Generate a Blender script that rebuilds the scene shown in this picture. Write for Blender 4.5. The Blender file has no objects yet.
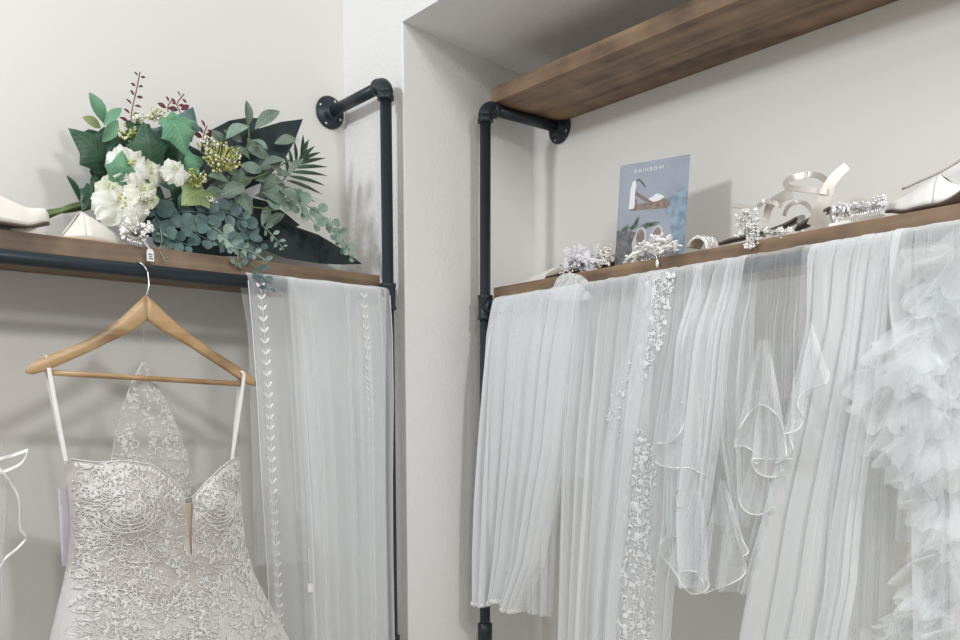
import bpy, bmesh, math, random
from mathutils import Vector, Matrix, noise
R = random.Random(7)
C = bpy.context.scene.collection
sc = bpy.context.scene
pi = math.pi
H = 1.6                      # camera height above the shop floor

# ------------------------------------------------------------------ camera
FPX, PPY, YAW, PIT = 948.0, 552.0, math.radians(51.07), math.radians(-7.3)
cam_data = bpy.data.cameras.new('camera')
cam = bpy.data.objects.new('camera', cam_data)
C.objects.link(cam)
cam.location = (0, 0, H)
cam.rotation_euler = (pi / 2 + PIT, 0, YAW - pi / 2)
cam_data.sensor_fit = 'HORIZONTAL'
cam_data.sensor_width = 36
cam_data.lens = 36 * FPX / 960
cam_data.shift_y = (PPY - 320) / 960
cam_data.clip_start = 0.05
sc.camera = cam

# ------------------------------------------------------------------ world, lights, exposure
world = bpy.data.worlds.new('world')
sc.world = world
world.use_nodes = True
bg = world.node_tree.nodes['Background']
bg.inputs[0].default_value = (1.0, 0.985, 0.95, 1)
bg.inputs[1].default_value = 0.47

def area(name, loc, target, size, power, col=(1, 1, 1)):
    l = bpy.data.lights.new(name, 'AREA')
    l.shape = 'DISK'; l.size = size; l.energy = power; l.color = col
    o = bpy.data.objects.new(name, l); C.objects.link(o)
    o.location = loc
    o.rotation_euler = (Vector(target) - Vector(loc)).to_track_quat('-Z', 'Y').to_euler()
    return o
area('ceiling_lamp', (0.0, -0.45, 2.85), (0.9, 1.9, 1.4), 0.20, 11.5, (1, 0.96, 0.90))
area('ceiling_lamp', (-0.6, 1.6, 2.80), (1.5, 1.6, 1.9), 0.20, 15.2, (0.92, 0.97, 1.02))
area('ceiling_lamp', (0.9, -0.6, 2.85), (1.5, 1.5, 1.5), 0.25, 17.5, (0.98, 0.98, 0.96))
sc.view_settings.view_transform = 'Standard'
sc.view_settings.look = 'None'
sc.view_settings.gamma = 1
sc.view_settings.exposure = 0.0
sc.view_settings.use_curve_mapping = False
sc.cycles.transparent_max_bounces = 48
sc.cycles.max_bounces = 8
sc.cycles.diffuse_bounces = 4

# ------------------------------------------------------------------ where a sight line meets a real plane
_F = Vector((math.cos(PIT) * math.cos(YAW), math.cos(PIT) * math.sin(YAW), math.sin(PIT)))
_R = _F.cross(Vector((0, 0, 1))).normalized()
_U = _R.cross(_F)
CAM = Vector((0, 0, H))
def ray(x, y): return _F + _R * ((x - 480) / FPX) - _U * ((y - PPY) / FPX)
def onX(x, y, X): d = ray(x, y); return CAM + d * (X / d.x)
def onY(x, y, Y): d = ray(x, y); return CAM + d * (Y / d.y)

# ------------------------------------------------------------------ mesh helpers
class MB:
    def __init__(s): s.v = []; s.f = []; s.uv = []
    def add(s, vs, fs, uv=None):
        o = len(s.v)
        s.v += [tuple(p) for p in vs]
        s.uv += (uv if uv else [(0.5, 0.5)] * len(vs))
        s.f += [tuple(i + o for i in f) for f in fs]
    def grid(s, P, closed_u=False, uv=None):
        """P[i][j] rows of points"""
        n, m = len(P), len(P[0])
        fs = []
        for i in range(n - 1):
            for j in range(m if closed_u else m - 1):
                k = (j + 1) % m
                fs.append((i * m + j, i * m + k, (i + 1) * m + k, (i + 1) * m + j))
        U = None
        if uv is None:
            U = [(j / max(1, m - 1), i / max(1, n - 1)) for i in range(n) for j in range(m)]
        s.add([p for r in P for p in r], fs, U)
    def box(s, a, b):
        x0, y0, z0 = a; x1, y1, z1 = b
        s.add([(x0, y0, z0), (x1, y0, z0), (x1, y1, z0), (x0, y1, z0), (x0, y0, z1), (x1, y0, z1), (x1, y1, z1), (x0, y1, z1)],
              [(0, 3, 2, 1), (4, 5, 6, 7), (0, 1, 5, 4), (1, 2, 6, 5), (2, 3, 7, 6), (3, 0, 4, 7)])
    def tube(s, pts, r, seg=8, cap=True, closed=False):
        pts = [Vector(p) for p in pts]
        n = len(pts)
        if n < 2: return
        rs = r if isinstance(r, (list, tuple)) else [r] * n
        up = None; rings = []
        for i in range(n):
            if closed: t = pts[(i + 1) % n] - pts[i - 1]
            else: t = pts[min(i + 1, n - 1)] - pts[max(i - 1, 0)]
            if t.length < 1e-9: t = Vector((0, 0, 1))
            t.normalize()
            if up is None:
                up = t.orthogonal().normalized()
            else:
                up = up - t * up.dot(t)
                up = up.normalized() if up.length > 1e-6 else t.orthogonal().normalized()
            b = t.cross(up)
            rings.append([pts[i] + (up * math.cos(2 * pi * k / seg) + b * math.sin(2 * pi * k / seg)) * rs[i] for k in range(seg)])
        vs = [p for q in rings for p in q]
        fs = []
        for i in range(n if closed else n - 1):
            a = i * seg; c = ((i + 1) % n) * seg
            for k in range(seg):
                l = (k + 1) % seg
                fs.append((a + k, a + l, c + l, c + k))
        if cap and not closed:
            fs.append(tuple(range(seg))[::-1]); fs.append(tuple(range((n - 1) * seg, n * seg)))
        s.add(vs, fs)
    def lathe(s, o, axis, prof, seg=20):
        """prof: list of (distance along axis, radius)"""
        o = Vector(o); a = Vector(axis).normalized(); u = a.orthogonal().normalized(); w = a.cross(u)
        vs = []; fs = []
        for d, r in prof:
            for k in range(seg):
                t = 2 * pi * k / seg
                vs.append(o + a * d + (u * math.cos(t) + w * math.sin(t)) * r)
        for i in range(len(prof) - 1):
            for k in range(seg):
                l = (k + 1) % seg
                fs.append((i * seg + k, i * seg + l, (i + 1) * seg + l, (i + 1) * seg + k))
        fs.append(tuple(range(seg))[::-1]); fs.append(tuple(range((len(prof) - 1) * seg, len(prof) * seg)))
        s.add(vs, fs)
    def ball(s, c, r, n=6, sq=(1, 1, 1)):
        c = Vector(c); vs = [c + Vector((0, 0, r * sq[2]))]; fs = []
        m = max(3, n // 2)
        for i in range(1, m):
            a = pi * i / m
            for k in range(n):
                t = 2 * pi * k / n
                vs.append(c + Vector((r * sq[0] * math.sin(a) * math.cos(t), r * sq[1] * math.sin(a) * math.sin(t), r * sq[2] * math.cos(a))))
        vs.append(c - Vector((0, 0, r * sq[2])))
        L = len(vs) - 1
        for k in range(n):
            l = (k + 1) % n
            fs.append((0, 1 + k, 1 + l))
            for i in range(m - 2):
                fs.append((1 + i * n + k, 1 + (i + 1) * n + k, 1 + (i + 1) * n + l, 1 + i * n + l))
            fs.append((L, 1 + (m - 2) * n + l, 1 + (m - 2) * n + k))
        s.add(vs, fs)
    def ribbon(s, pts, wv, th=0.0012):
        """flat band with thickness; wv: width vector or list of them"""
        pts = [Vector(p) for p in pts]; n = len(pts)
        ws = wv if isinstance(wv, list) else [Vector(wv)] * n
        ring = []
        for i in range(n):
            t = (pts[min(i + 1, n - 1)] - pts[max(i - 1, 0)]).normalized()
            w = Vector(ws[i]); nn = t.cross(w)
            nn = nn.normalized() * th if nn.length > 1e-9 else Vector((0, 0, th))
            ring.append([pts[i] - w / 2 - nn / 2, pts[i] + w / 2 - nn / 2, pts[i] + w / 2 + nn / 2, pts[i] - w / 2 + nn / 2])
        s.grid(ring, closed_u=True)
        o = len(s.v) - 4 * n
        s.f.append((o, o + 1, o + 2, o + 3)); o = len(s.v) - 4; s.f.append((o + 3, o + 2, o + 1, o))
    def prism(s, poly, base, ux, uy, depth):
        """flat polygon (2D) extruded along ux x uy by depth"""
        base = Vector(base); ux = Vector(ux); uy = Vector(uy); nn = ux.cross(uy).normalized() * depth
        n = len(poly)
        a = [base + ux * p[0] + uy * p[1] for p in poly]; b = [p + nn for p in a]
        s.add(a + b, [tuple(range(n))[::-1], tuple(range(n, 2 * n))] + [(i, (i + 1) % n, n + (i + 1) % n, n + i) for i in range(n)])
    def build(s, name, mat, parent=None, smooth=True, fix=False):
        me = bpy.data.meshes.new(name)
        if parent is not None:
            m = parent.matrix_world if False else None
            off = _origin(parent)
            vs = [(x - off.x, y - off.y, z - off.z) for x, y, z in s.v]
        else: vs = s.v
        me.from_pydata(vs, [], s.f)
        if fix:
            bm = bmesh.new(); bm.from_mesh(me); bmesh.ops.recalc_face_normals(bm, faces=bm.faces); bm.to_mesh(me); bm.free()
        ul = me.uv_layers.new(name='uv')
        for lp in me.loops: ul.data[lp.index].uv = s.uv[lp.vertex_index]
        if smooth:
            me.polygons.foreach_set('use_smooth', [True] * len(me.polygons))
        me.materials.append(mat)
        me.update()
        o = bpy.data.objects.new(name, me); C.objects.link(o)
        if parent is not None: o.parent = parent
        return o

def _origin(o):
    v = Vector((0, 0, 0))
    while o is not None:
        v += Vector(o.location); o = o.parent
    return v
def tag(o, label=None, cat=None, group=None, kind=None):
    if label: o['label'] = label
    if cat: o['category'] = cat
    if group: o['group'] = group
    if kind: o['kind'] = kind
    return o
def thing(name, loc, label, cat, group=None):
    o = bpy.data.objects.new(name, None); C.objects.link(o)
    o.location = loc; o.empty_display_size = 0.05
    return tag(o, label, cat, group)
def bevel(o, w, seg=2):
    m = o.modifiers.new('bevel', 'BEVEL'); m.width = w; m.segments = seg; m.limit_method = 'ANGLE'
    return o
def smoothstep(a, b, x):
    t = max(0, min(1, (x - a) / (b - a))); return t * t * (3 - 2 * t)
def lerp(a, b, t): return a + (b - a) * t
def interp(tab, x):
    """tab sorted by key; returns tuple/float, linear"""
    if x <= tab[0][0]: return tab[0][1:]
    for a, b in zip(tab, tab[1:]):
        if x <= b[0]:
            t = (x - a[0]) / (b[0] - a[0]); return tuple(lerp(p, q, t) for p, q in zip(a[1:], b[1:]))
    return tab[-1][1:]
def spline(pts, n=8, closed=False):
    """Catmull-Rom through Vectors"""
    P = [Vector(p) for p in pts]; out = []; m = len(P)
    for i in range(m if closed else m - 1):
        p1 = P[i]; p2 = P[(i + 1) % m]
        p0 = P[i - 1] if (i > 0 or closed) else p1 * 2 - p2
        p3 = P[(i + 2) % m] if (i + 2 < m or closed) else p2 * 2 - p1
        for k in range(n):
            t = k / n
            out.append(0.5 * ((2 * p1) + (p2 - p0) * t + (2 * p0 - 5 * p1 + 4 * p2 - p3) * t * t + (3 * p1 - p0 - 3 * p2 + p3) * t ** 3))
    if not closed: out.append(P[-1])
    return out

# ------------------------------------------------------------------ materials
def mat(name, col, rough=0.6, metal=0.0, bump=None, var=None, spec=0.5, sheen=0, trans=0, coat=0):
    m = bpy.data.materials.new(name); m.use_nodes = True
    nt = m.node_tree; b = nt.nodes['Principled BSDF']
    b.inputs['Base Color'].default_value = (*col, 1)
    b.inputs['Roughness'].default_value = rough
    b.inputs['Metallic'].default_value = metal
    b.inputs['Specular IOR Level'].default_value = spec
    b.inputs['Sheen Weight'].default_value = sheen
    b.inputs['Coat Weight'].default_value = coat
    if trans: b.inputs['Transmission Weight'].default_value = trans
    tc = nt.nodes.new('ShaderNodeTexCoord')
    if var:                                   # (scale, second colour)
        n = nt.nodes.new('ShaderNodeTexNoise'); n.inputs['Scale'].default_value = var[0]; n.inputs['Detail'].default_value = 4
        nt.links.new(tc.outputs['Object'], n.inputs['Vector'])
        r = nt.nodes.new('ShaderNodeValToRGB'); r.color_ramp.elements[0].position = 0.35; r.color_ramp.elements[1].position = 0.65
        r.color_ramp.elements[0].color = (*col, 1); r.color_ramp.elements[1].color = (*var[1], 1)
        nt.links.new(n.outputs['Fac'], r.inputs['Fac']); nt.links.new(r.outputs['Color'], b.inputs['Base Color'])
    if bump:                                  # (scale, strength, distance)
        n = nt.nodes.new('ShaderNodeTexNoise'); n.inputs['Scale'].default_value = bump[0]; n.inputs['Detail'].default_value = 5
        nt.links.new(tc.outputs['Object'], n.inputs['Vector'])
        u = nt.nodes.new('ShaderNodeBump'); u.inputs['Strength'].default_value = bump[1]; u.inputs['Distance'].default_value = bump[2]
        nt.links.new(n.outputs['Fac'], u.inputs['Height']); nt.links.new(u.outputs['Normal'], b.inputs['Normal'])
    return m

def wood(name, along, dark, mid, light, scale=1.0, rough=0.55):
    m = bpy.data.materials.new(name); m.use_nodes = True
    nt = m.node_tree; b = nt.nodes['Principled BSDF']; b.inputs['Roughness'].default_value = rough
    L = nt.links.new; N = nt.nodes.new
    tc = N('ShaderNodeTexCoord'); mp = N('ShaderNodeMapping')
    s = [26 * scale, 26 * scale, 26 * scale]; s[along] = 1.6 * scale
    mp.inputs['Scale'].default_value = s
    L(tc.outputs['Object'], mp.inputs['Vector'])
    n1 = N('ShaderNodeTexNoise'); n1.inputs['Scale'].default_value = 1.3; n1.inputs['Detail'].default_value = 6; n1.inputs['Distortion'].default_value = 0.6
    L(mp.outputs['Vector'], n1.inputs['Vector'])
    n2 = N('ShaderNodeTexNoise'); n2.inputs['Scale'].default_value = 9 * scale; n2.inputs['Detail'].default_value = 3
    L(tc.outputs['Object'], n2.inputs['Vector'])
    mx = N('ShaderNodeMath'); mx.operation = 'MULTIPLY_ADD'; mx.inputs[1].default_value = 0.55
    L(n2.outputs['Fac'], mx.inputs[0]); 
    m2 = N('ShaderNodeMath'); m2.operation = 'MULTIPLY'; m2.inputs[1].default_value = 0.55
    L(n1.outputs['Fac'], m2.inputs[0]); L(m2.outputs[0], mx.inputs[2])
    r = N('ShaderNodeValToRGB'); e = r.color_ramp.elements
    e[0].position = 0.36; e[0].color = (*dark, 1); e[1].position = 0.72; e[1].color = (*light, 1)
    k = e.new(0.52); k.color = (*mid, 1)
    L(mx.outputs[0], r.inputs['Fac'])
    # knots
    mk = N('ShaderNodeMapping'); s = [6, 6, 6]; s[along] = 2.4; mk.inputs['Scale'].default_value = s
    L(tc.outputs['Object'], mk.inputs['Vector'])
    v = N('ShaderNodeTexVoronoi'); v.inputs['Scale'].default_value = 1.0; L(mk.outputs['Vector'], v.inputs['Vector'])
    kr = N('ShaderNodeValToRGB'); kr.color_ramp.elements[0].position = 0.08; kr.color_ramp.elements[0].color = (0.35, 0.35, 0.35, 1)
    kr.color_ramp.elements[1].position = 0.22; kr.color_ramp.elements[1].color = (1, 1, 1, 1)
    L(v.outputs['Distance'], kr.inputs['Fac'])
    mm = N('ShaderNodeMix'); mm.data_type = 'RGBA'; mm.blend_type = 'MULTIPLY'; mm.inputs['Factor'].default_value = 1
    L(r.outputs['Color'], mm.inputs['A']); L(kr.outputs['Color'], mm.inputs['B'])
    L(mm.outputs['Result'], b.inputs['Base Color'])
    u = N('ShaderNodeBump'); u.inputs['Strength'].default_value = 0.35; u.inputs['Distance'].default_value = 0.002
    L(n1.outputs['Fac'], u.inputs['Height']); L(u.outputs['Normal'], b.inputs['Normal'])
    return m

def tulle(name, a, col=(0.94, 0.965, 0.985), trl=0.16):
    """fine net: see-through, denser where it is seen edge-on"""
    m = bpy.data.materials.new(name); m.use_nodes = True
    nt = m.node_tree; nt.nodes.remove(nt.nodes['Principled BSDF'])
    L = nt.links.new; N = nt.nodes.new
    out = nt.nodes['Material Output']
    lw = N('ShaderNodeLayerWeight'); lw.inputs['Blend'].default_value = 0.5
    c = N('ShaderNodeMath'); c.operation = 'SUBTRACT'; c.inputs[0].default_value = 1.0; L(lw.outputs['Facing'], c.inputs[1])
    mxx = N('ShaderNodeMath'); mxx.operation = 'MAXIMUM'; mxx.inputs[1].default_value = 0.34; L(c.outputs[0], mxx.inputs[0])
    inv = N('ShaderNodeMath'); inv.operation = 'DIVIDE'; inv.inputs[0].default_value = 1.0; L(mxx.outputs[0], inv.inputs[1])
    pw = N('ShaderNodeMath'); pw.operation = 'POWER'; pw.inputs[0].default_value = 1 - a; L(inv.outputs[0], pw.inputs[1])
    al = N('ShaderNodeMath'); al.operation = 'SUBTRACT'; al.inputs[0].default_value = 1.0; L(pw.outputs[0], al.inputs[1])
    d = N('ShaderNodeBsdfDiffuse'); d.inputs['Color'].default_value = (*col, 1)
    t = N('ShaderNodeBsdfTranslucent'); t.inputs['Color'].default_value = (*col, 1)
    mt = N('ShaderNodeMixShader'); mt.inputs['Fac'].default_value = trl; L(d.outputs[0], mt.inputs[1]); L(t.outputs[0], mt.inputs[2])
    tr = N('ShaderNodeBsdfTransparent')
    mx = N('ShaderNodeMixShader'); L(al.outputs[0], mx.inputs['Fac']); L(tr.outputs[0], mx.inputs[1]); L(mt.outputs[0], mx.inputs[2])
    L(mx.outputs[0], out.inputs['Surface'])
    return m

def leafmat(name, c1, c2, vein=None, rough=0.5):
    m = bpy.data.materials.new(name); m.use_nodes = True
    nt = m.node_tree; b = nt.nodes['Principled BSDF']; b.inputs['Roughness'].default_value = rough
    L = nt.links.new; N = nt.nodes.new
    tc = N('ShaderNodeTexCoord'); n = N('ShaderNodeTexNoise'); n.inputs['Scale'].default_value = 28; n.inputs['Detail'].default_value = 3
    L(tc.outputs['Object'], n.inputs['Vector'])
    r = N('ShaderNodeValToRGB'); r.color_ramp.elements[0].position = 0.35; r.color_ramp.elements[1].position = 0.68
    r.color_ramp.elements[0].color = (*c1, 1); r.color_ramp.elements[1].color = (*c2, 1)
    L(n.outputs['Fac'], r.inputs['Fac'])
    src = r.outputs['Color']
    if vein:
        # uv: u across 0..1 (0.5 = midrib), v along
        uv = N('ShaderNodeUVMap'); uv.uv_map = 'uv'; sp = N('ShaderNodeSeparateXYZ'); L(uv.outputs['UV'], sp.inputs['Vector'])
        a = N('ShaderNodeMath'); a.operation = 'SUBTRACT'; a.inputs[1].default_value = 0.5; L(sp.outputs['X'], a.inputs[0])
        ab = N('ShaderNodeMath'); ab.operation = 'ABSOLUTE'; L(a.outputs[0], ab.inputs[0])
        k = N('ShaderNodeMath'); k.operation = 'MULTIPLY_ADD'; k.inputs[1].default_value = -0.7; L(ab.outputs[0], k.inputs[0]); L(sp.outputs['Y'], k.inputs[2])
        f = N('ShaderNodeMath'); f.operation = 'MULTIPLY'; f.inputs[1].default_value = 8.0; L(k.outputs[0], f.inputs[0])
        fr = N('ShaderNodeMath'); fr.operation = 'PINGPONG'; fr.inputs[1].default_value = 0.5; L(f.outputs[0], fr.inputs[0])
        mn = N('ShaderNodeMath'); mn.operation = 'MINIMUM'; L(fr.outputs[0], mn.inputs[0])
        a4 = N('ShaderNodeMath'); a4.operation = 'MULTIPLY'; a4.inputs[1].default_value = 4.5; L(ab.outputs[0], a4.inputs[0]); L(a4.outputs[0], mn.inputs[1])
        rr = N('ShaderNodeMapRange'); rr.inputs['From Min'].default_value = 0.03; rr.inputs['From Max'].default_value = 0.16
        rr.inputs['To Min'].default_value = 0.6; rr.inputs['To Max'].default_value = 0.0; L(mn.outputs[0], rr.inputs['Value'])
        mx = N('ShaderNodeMix'); mx.data_type = 'RGBA'; L(rr.outputs['Result'], mx.inputs['Factor'])
        L(src, mx.inputs['A']); mx.inputs['B'].default_value = (*vein, 1); src = mx.outputs['Result']
    L(src, b.inputs['Base Color'])
    return m

M_wall = mat('wall_paint', (0.765, 0.755, 0.73), 0.85, bump=(160, 0.12, 0.001), spec=0.2)
M_wall_lit = mat('wall_paint_lit', (0.83, 0.82, 0.79), 0.85, bump=(160, 0.12, 0.001), spec=0.2)  # the wall paint made lighter, standing in for light on the recess wall
M_pier = mat('woodchip_paint', (0.87, 0.87, 0.865), 0.8, bump=(110, 0.6, 0.0035), spec=0.3)
M_floor = mat('floor_boards', (0.62, 0.57, 0.51), 0.6)
M_pipe = mat('black_pipe', (0.028, 0.039, 0.050), 0.40, 0.35, bump=(300, 0.08, 0.0005))
M_screw = mat('screw_steel', (0.7, 0.7, 0.7), 0.3, 1.0)
M_woodX = wood('shelf_wood_x', 0, (0.060, 0.038, 0.026), (0.165, 0.108, 0.070), (0.29, 0.20, 0.13))
M_woodY = wood('shelf_wood_y', 1, (0.075, 0.046, 0.030), (0.215, 0.138, 0.086), (0.36, 0.24, 0.145))
M_hanger = wood('hanger_wood', 0, (0.36, 0.21, 0.10), (0.50, 0.32, 0.165), (0.58, 0.40, 0.23), 2.0, 0.35)
M_steel = mat('steel', (0.72, 0.72, 0.72), 0.25, 1.0)
M_satin = mat('ivory_satin', (0.86, 0.82, 0.76), 0.32, sheen=0.4, spec=0.5)
M_white_satin = mat('white_satin', (0.94, 0.935, 0.925), 0.32, sheen=0.4)
M_taupe = mat('taupe_satin', (0.50, 0.44, 0.38), 0.4, sheen=0.4)
M_sole = mat('shoe_sole', (0.16, 0.13, 0.11), 0.5)
M_tansole = mat('shoe_tan_sole', (0.55, 0.40, 0.28), 0.5)
M_silver = mat('silver_satin', (0.62, 0.58, 0.54), 0.34, 0.35)
M_darksole = mat('sandal_sole', (0.13, 0.115, 0.10), 0.45)
M_crystal = mat('crystal', (0.93, 0.93, 0.95), 0.10, 0.5)
M_pearl = mat('pearl', (0.90, 0.88, 0.84), 0.2, 0.0, coat=0.6)
M_wire = mat('silver_wire', (0.80, 0.79, 0.77), 0.22, 1.0)
M_lilac = mat('pale_petals', (0.83, 0.82, 0.88), 0.5, sheen=0.3)
M_paper = mat('white_card', (0.86, 0.85, 0.87), 0.7)
M_lav = mat('lavender_card', (0.72, 0.71, 0.80), 0.7)
M_ink = mat('ink', (0.06, 0.06, 0.12), 0.6)
M_string = mat('cotton_string', (0.85, 0.84, 0.82), 0.8)
M_tulle = tulle('tulle', 0.44)
M_tulle_thin = tulle('thin_tulle', 0.20)
M_tulle_dense = tulle('dense_tulle', 0.60)
M_tulle_left = tulle('left_tulle', 0.28)
M_tulle_frill = tulle('frill_tulle', 0.23)
M_lace = mat('white_lace', (0.90, 0.89, 0.88), 0.55, sheen=0.3)
M_cord = mat('satin_cord', (0.93, 0.93, 0.92), 0.4, sheen=0.3)
M_nude = mat('nude_mesh', (0.50, 0.465, 0.44), 0.7, sheen=0.2, var=(30, (0.66, 0.625, 0.60)))
M_dlace = mat('dress_lace', (0.80, 0.79, 0.78), 0.5, sheen=0.3)
M_skirt = mat('dress_satin', (0.72, 0.715, 0.71), 0.5, sheen=0.5, bump=(55, 0.35, 0.004))
M_illusion = tulle('illusion_mesh', 0.22, (0.88, 0.86, 0.83))

# ------------------------------------------------------------------ the room
YL, XF, YA, XN, YC, ZS = 2.2, 1.332, 1.936, 1.82, 2.022, 0.943 + H
def struct(o, ): o['kind'] = 'structure'; return o
b = MB(); b.box((-2.6, YL, 0), (XF + 0.02, YL + 0.15, 3.3)); struct(b.build('wall_left', M_wall, smooth=False))
b = MB()                                  # the pier between the two shelf bays, with its splayed reveal
plan = [(XF, YA), (XF, YL + 0.12), (XN + 0.14, YL + 0.12), (XN + 0.14, YC + 0.001), (XN, YC)]
n = len(plan)
b.add([(x, y, 0) for x, y in plan] + [(x, y, 3.3) for x, y in plan],
      [tuple(range(n)), tuple(range(2 * n - 1, n - 1, -1))] + [((i + 1) % n, i, n + i, n + (i + 1) % n) for i in range(n)])
o = struct(b.build('wall_pier', M_pier, smooth=False, fix=True)); bevel(o, 0.004, 3)
b = MB(); b.box((XN, -1.6, 0), (XN + 0.14, YC + 0.05, 3.3)); struct(b.build('wall_right', M_wall_lit, smooth=False))
b = MB(); b.box((XF, -1.6, ZS), (XN + 0.01, YA + 0.0005, 3.3))
b.add([(XF, YA, ZS), (XN, YA, ZS), (XN, YC, ZS), (XF, YA, 3.3), (XN, YA, 3.3), (XN, YC, 3.3)], [(0, 1, 2), (3, 5, 4), (0, 2, 5, 3), (1, 4, 5, 2)])
struct(b.build('wall_lintel', M_pier, smooth=False))
b = MB(); b.box((-2.6, -2.6, -0.05), (XN + 0.14, YL + 0.15, 0)); struct(b.build('floor', M_floor, smooth=False))

# ------------------------------------------------------------------ pipe rails
PR = 0.0137
def arc(c, a, b, r, n=8):
    """quarter bend from direction a to direction b about corner c"""
    c = Vector(c); a = Vector(a); b = Vector(b); o = c + a * r + b * r
    return [o - b * r * math.cos(t) - a * r * math.sin(t) for t in [pi / 2 * k / n for k in range(n + 1)]]
def flange(mb, p, d):
    """d: direction away from wall"""
    mb.lathe(p, d, [(0, 0.0385), (0.004, 0.040), (0.0065, 0.0385), (0.008, 0.024), (0.010, 0.0215), (0.022, 0.0195), (0.0235, 0.0175)], 28)
def rail(name, label, px, py, toward, along, far, zr, ztop, wall_gap):
    """upright at (px,py); toward = unit vector to the wall; along = unit vector along the rail; far = rail length"""
    T = Vector(toward); A = Vector(along); Z = Vector((0, 0, 1))
    P0 = Vector((px, py, 0))
    t = thing(name, P0, label, 'clothes rail')
    for k, base in enumerate((P0, P0 + A * far)):
        up = MB(); up.tube([base + Z * 0.02, base + Z * (ztop - 0.02)], PR, 18); up.build('upright', M_pipe, t)
        ft = MB(); flange(ft, base, Z); ft.build('floor_flange', M_pipe, t)
        e = MB(); c = base + Z * ztop
        e.tube(arc(c, -Z, T, 0.021), 0.0182, 18)
        e.lathe(c - Z * 0.036, Z, [(0, 0.0165), (0.001, 0.0198), (0.009, 0.0198), (0.011, 0.0182), (0.017, 0.0182)], 20)
        e.lathe(c + T * 0.036, -T, [(0, 0.0165), (0.001, 0.0198), (0.009, 0.0198), (0.011, 0.0182), (0.017, 0.0182)], 20)
        e.build('elbow', M_pipe, t)
        a = MB(); a.tube([c + T * 0.02, c + T * (wall_gap - 0.002)], PR, 18); a.build('bracket_arm', M_pipe, t)
        f = MB(); fp = c + T * wall_gap; flange(f, fp, -T); fo = f.build('wall_flange', M_pipe, t)
        S = T.cross(Z)
        for q in (25, 115, 205, 295):
            d = (S * math.cos(math.radians(q + 40)) + Z * math.sin(math.radians(q + 40))) * 0.031
            s = MB(); s.lathe(fp - T * 0.005 + d, -T, [(0, 0.0036), (0.0025, 0.0036), (0.0035, 0.002)], 8); s.build('screw', M_screw, fo)
        te = MB(); c = base + Z * zr
        te.lathe(c - Z * 0.031, Z, [(0, 0.0165), (0.001, 0.0195), (0.008, 0.0195), (0.010, 0.0178), (0.052, 0.0178), (0.054, 0.0195), (0.061, 0.0195), (0.062, 0.0165)], 20)
        dd = A if k == 0 else -A
        te.lathe(c, dd, [(0, 0.0175), (0.022, 0.0175), (0.023, 0.0192), (0.030, 0.0192), (0.031, 0.0165)], 20)
        te.lathe(c, T, [(0, 0.0175), (0.022, 0.0175), (0.023, 0.0192), (0.030, 0.0192), (0.031, 0.0165)], 20)
        te.build('tee', M_pipe, t)
        a = MB(); a.tube([c + T * 0.02, c + T * (wall_gap - 0.002)], PR, 18); a.build('shelf_arm', M_pipe, t)
        f = MB(); flange(f, c + T * wall_gap, -T); f.build('wall_flange', M_pipe, t)
        cp = MB(); cp.lathe(base + Z * (1.068 - 0.025), Z, [(0, 0.0165), (0.001, 0.0192), (0.05, 0.0192), (0.051, 0.0165)], 20); cp.build('coupling', M_pipe, t)
    r = MB(); r.tube([P0 + Z * zr + A * 0.02, P0 + Z * zr + A * (far - 0.02)], PR, 18); r.build('rod', M_pipe, t)
    return t
LPX, LPY, LZ = 1.287, 1.942, 0.3165 + H
RPX, RPY, RZ = 1.563, 1.914, 0.310 + H
rail('pipe_rail', 'black pipe rail on the left wall with the wedding dress hung on it', LPX, LPY, (0, 1, 0), (-1, 0, 0), 1.75, LZ, 0.797 + H, YL - LPY)
rail('pipe_rail', 'black pipe rail in the right recess with a row of veils hung over it', RPX, RPY, (1, 0, 0), (0, -1, 0), 2.1, RZ, 0.794 + H, XN - RPX)

# ------------------------------------------------------------------ boards
def board(label, a, bb, m):
    mb = MB(); x0, y0, z0 = a; x1, y1, z1 = bb
    mb.box((0, 0, 0), (x1 - x0, y1 - y0, z1 - z0)); o = mb.build('shelf_board', m, smooth=False)
    o.location = a; bevel(o, 0.0022, 2); return tag(o, label, 'shelf')
LBZ = LZ + PR; RBZ = RZ + PR
LT = LBZ + 0.037; RT = RBZ + 0.036
LF = 1.957; RF = 1.580
board('brown wooden shelf on the left wall with a bouquet and two ivory shoes on it', (-0.7, LF, LBZ), (LPX - 0.012, YL - 0.001, LT), M_woodX)
board('lower wooden shelf of the right recess holding shoes, hair pieces and a blue card', (RF, -0.3, RBZ), (XN - 0.001, RPY - 0.012, RT), M_woodY)
board('high empty wooden shelf resting on the top pipe brackets of the right recess', (RF + 0.003, -0.3, 0.8077 + H), (XN - 0.001, RPY + 0.005, 0.845 + H), M_woodY)

# ------------------------------------------------------------------ hanging cloth
class Frame:
    """cloth hung over a rod: s along the rod, d out into the room, z height"""
    def __init__(s, which): s.w = which
    def P(s, a, d, z): return Vector((a, LPY - d, z)) if s.w == 'L' else Vector((RPX - d, a, z))
    def px(s, x, y, d=0.03):
        p = onY(x, y, LPY - d) if s.w == 'L' else onX(x, y, RPX - d)
        return (p.x if s.w == 'L' else p.y, p.z)
    @property
    def rz(s): return LZ if s.w == 'L' else RZ
FL, FR = Frame('L'), Frame('R')
def folds(seed, ks, amp=1.0):
    r = random.Random(seed); tt = [(k * r.uniform(0.85, 1.15), r.uniform(0, 6.28), r.uniform(0.5, 1.0) / k ** 0.8, r.uniform(-0.6, 0.6)) for k in ks]
    s = sum(t[2] for t in tt)
    return lambda u, v: amp * sum(a * math.sin(2 * pi * k * u + ph + dr * v * 3) for k, ph, a, dr in tt) / s
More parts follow.
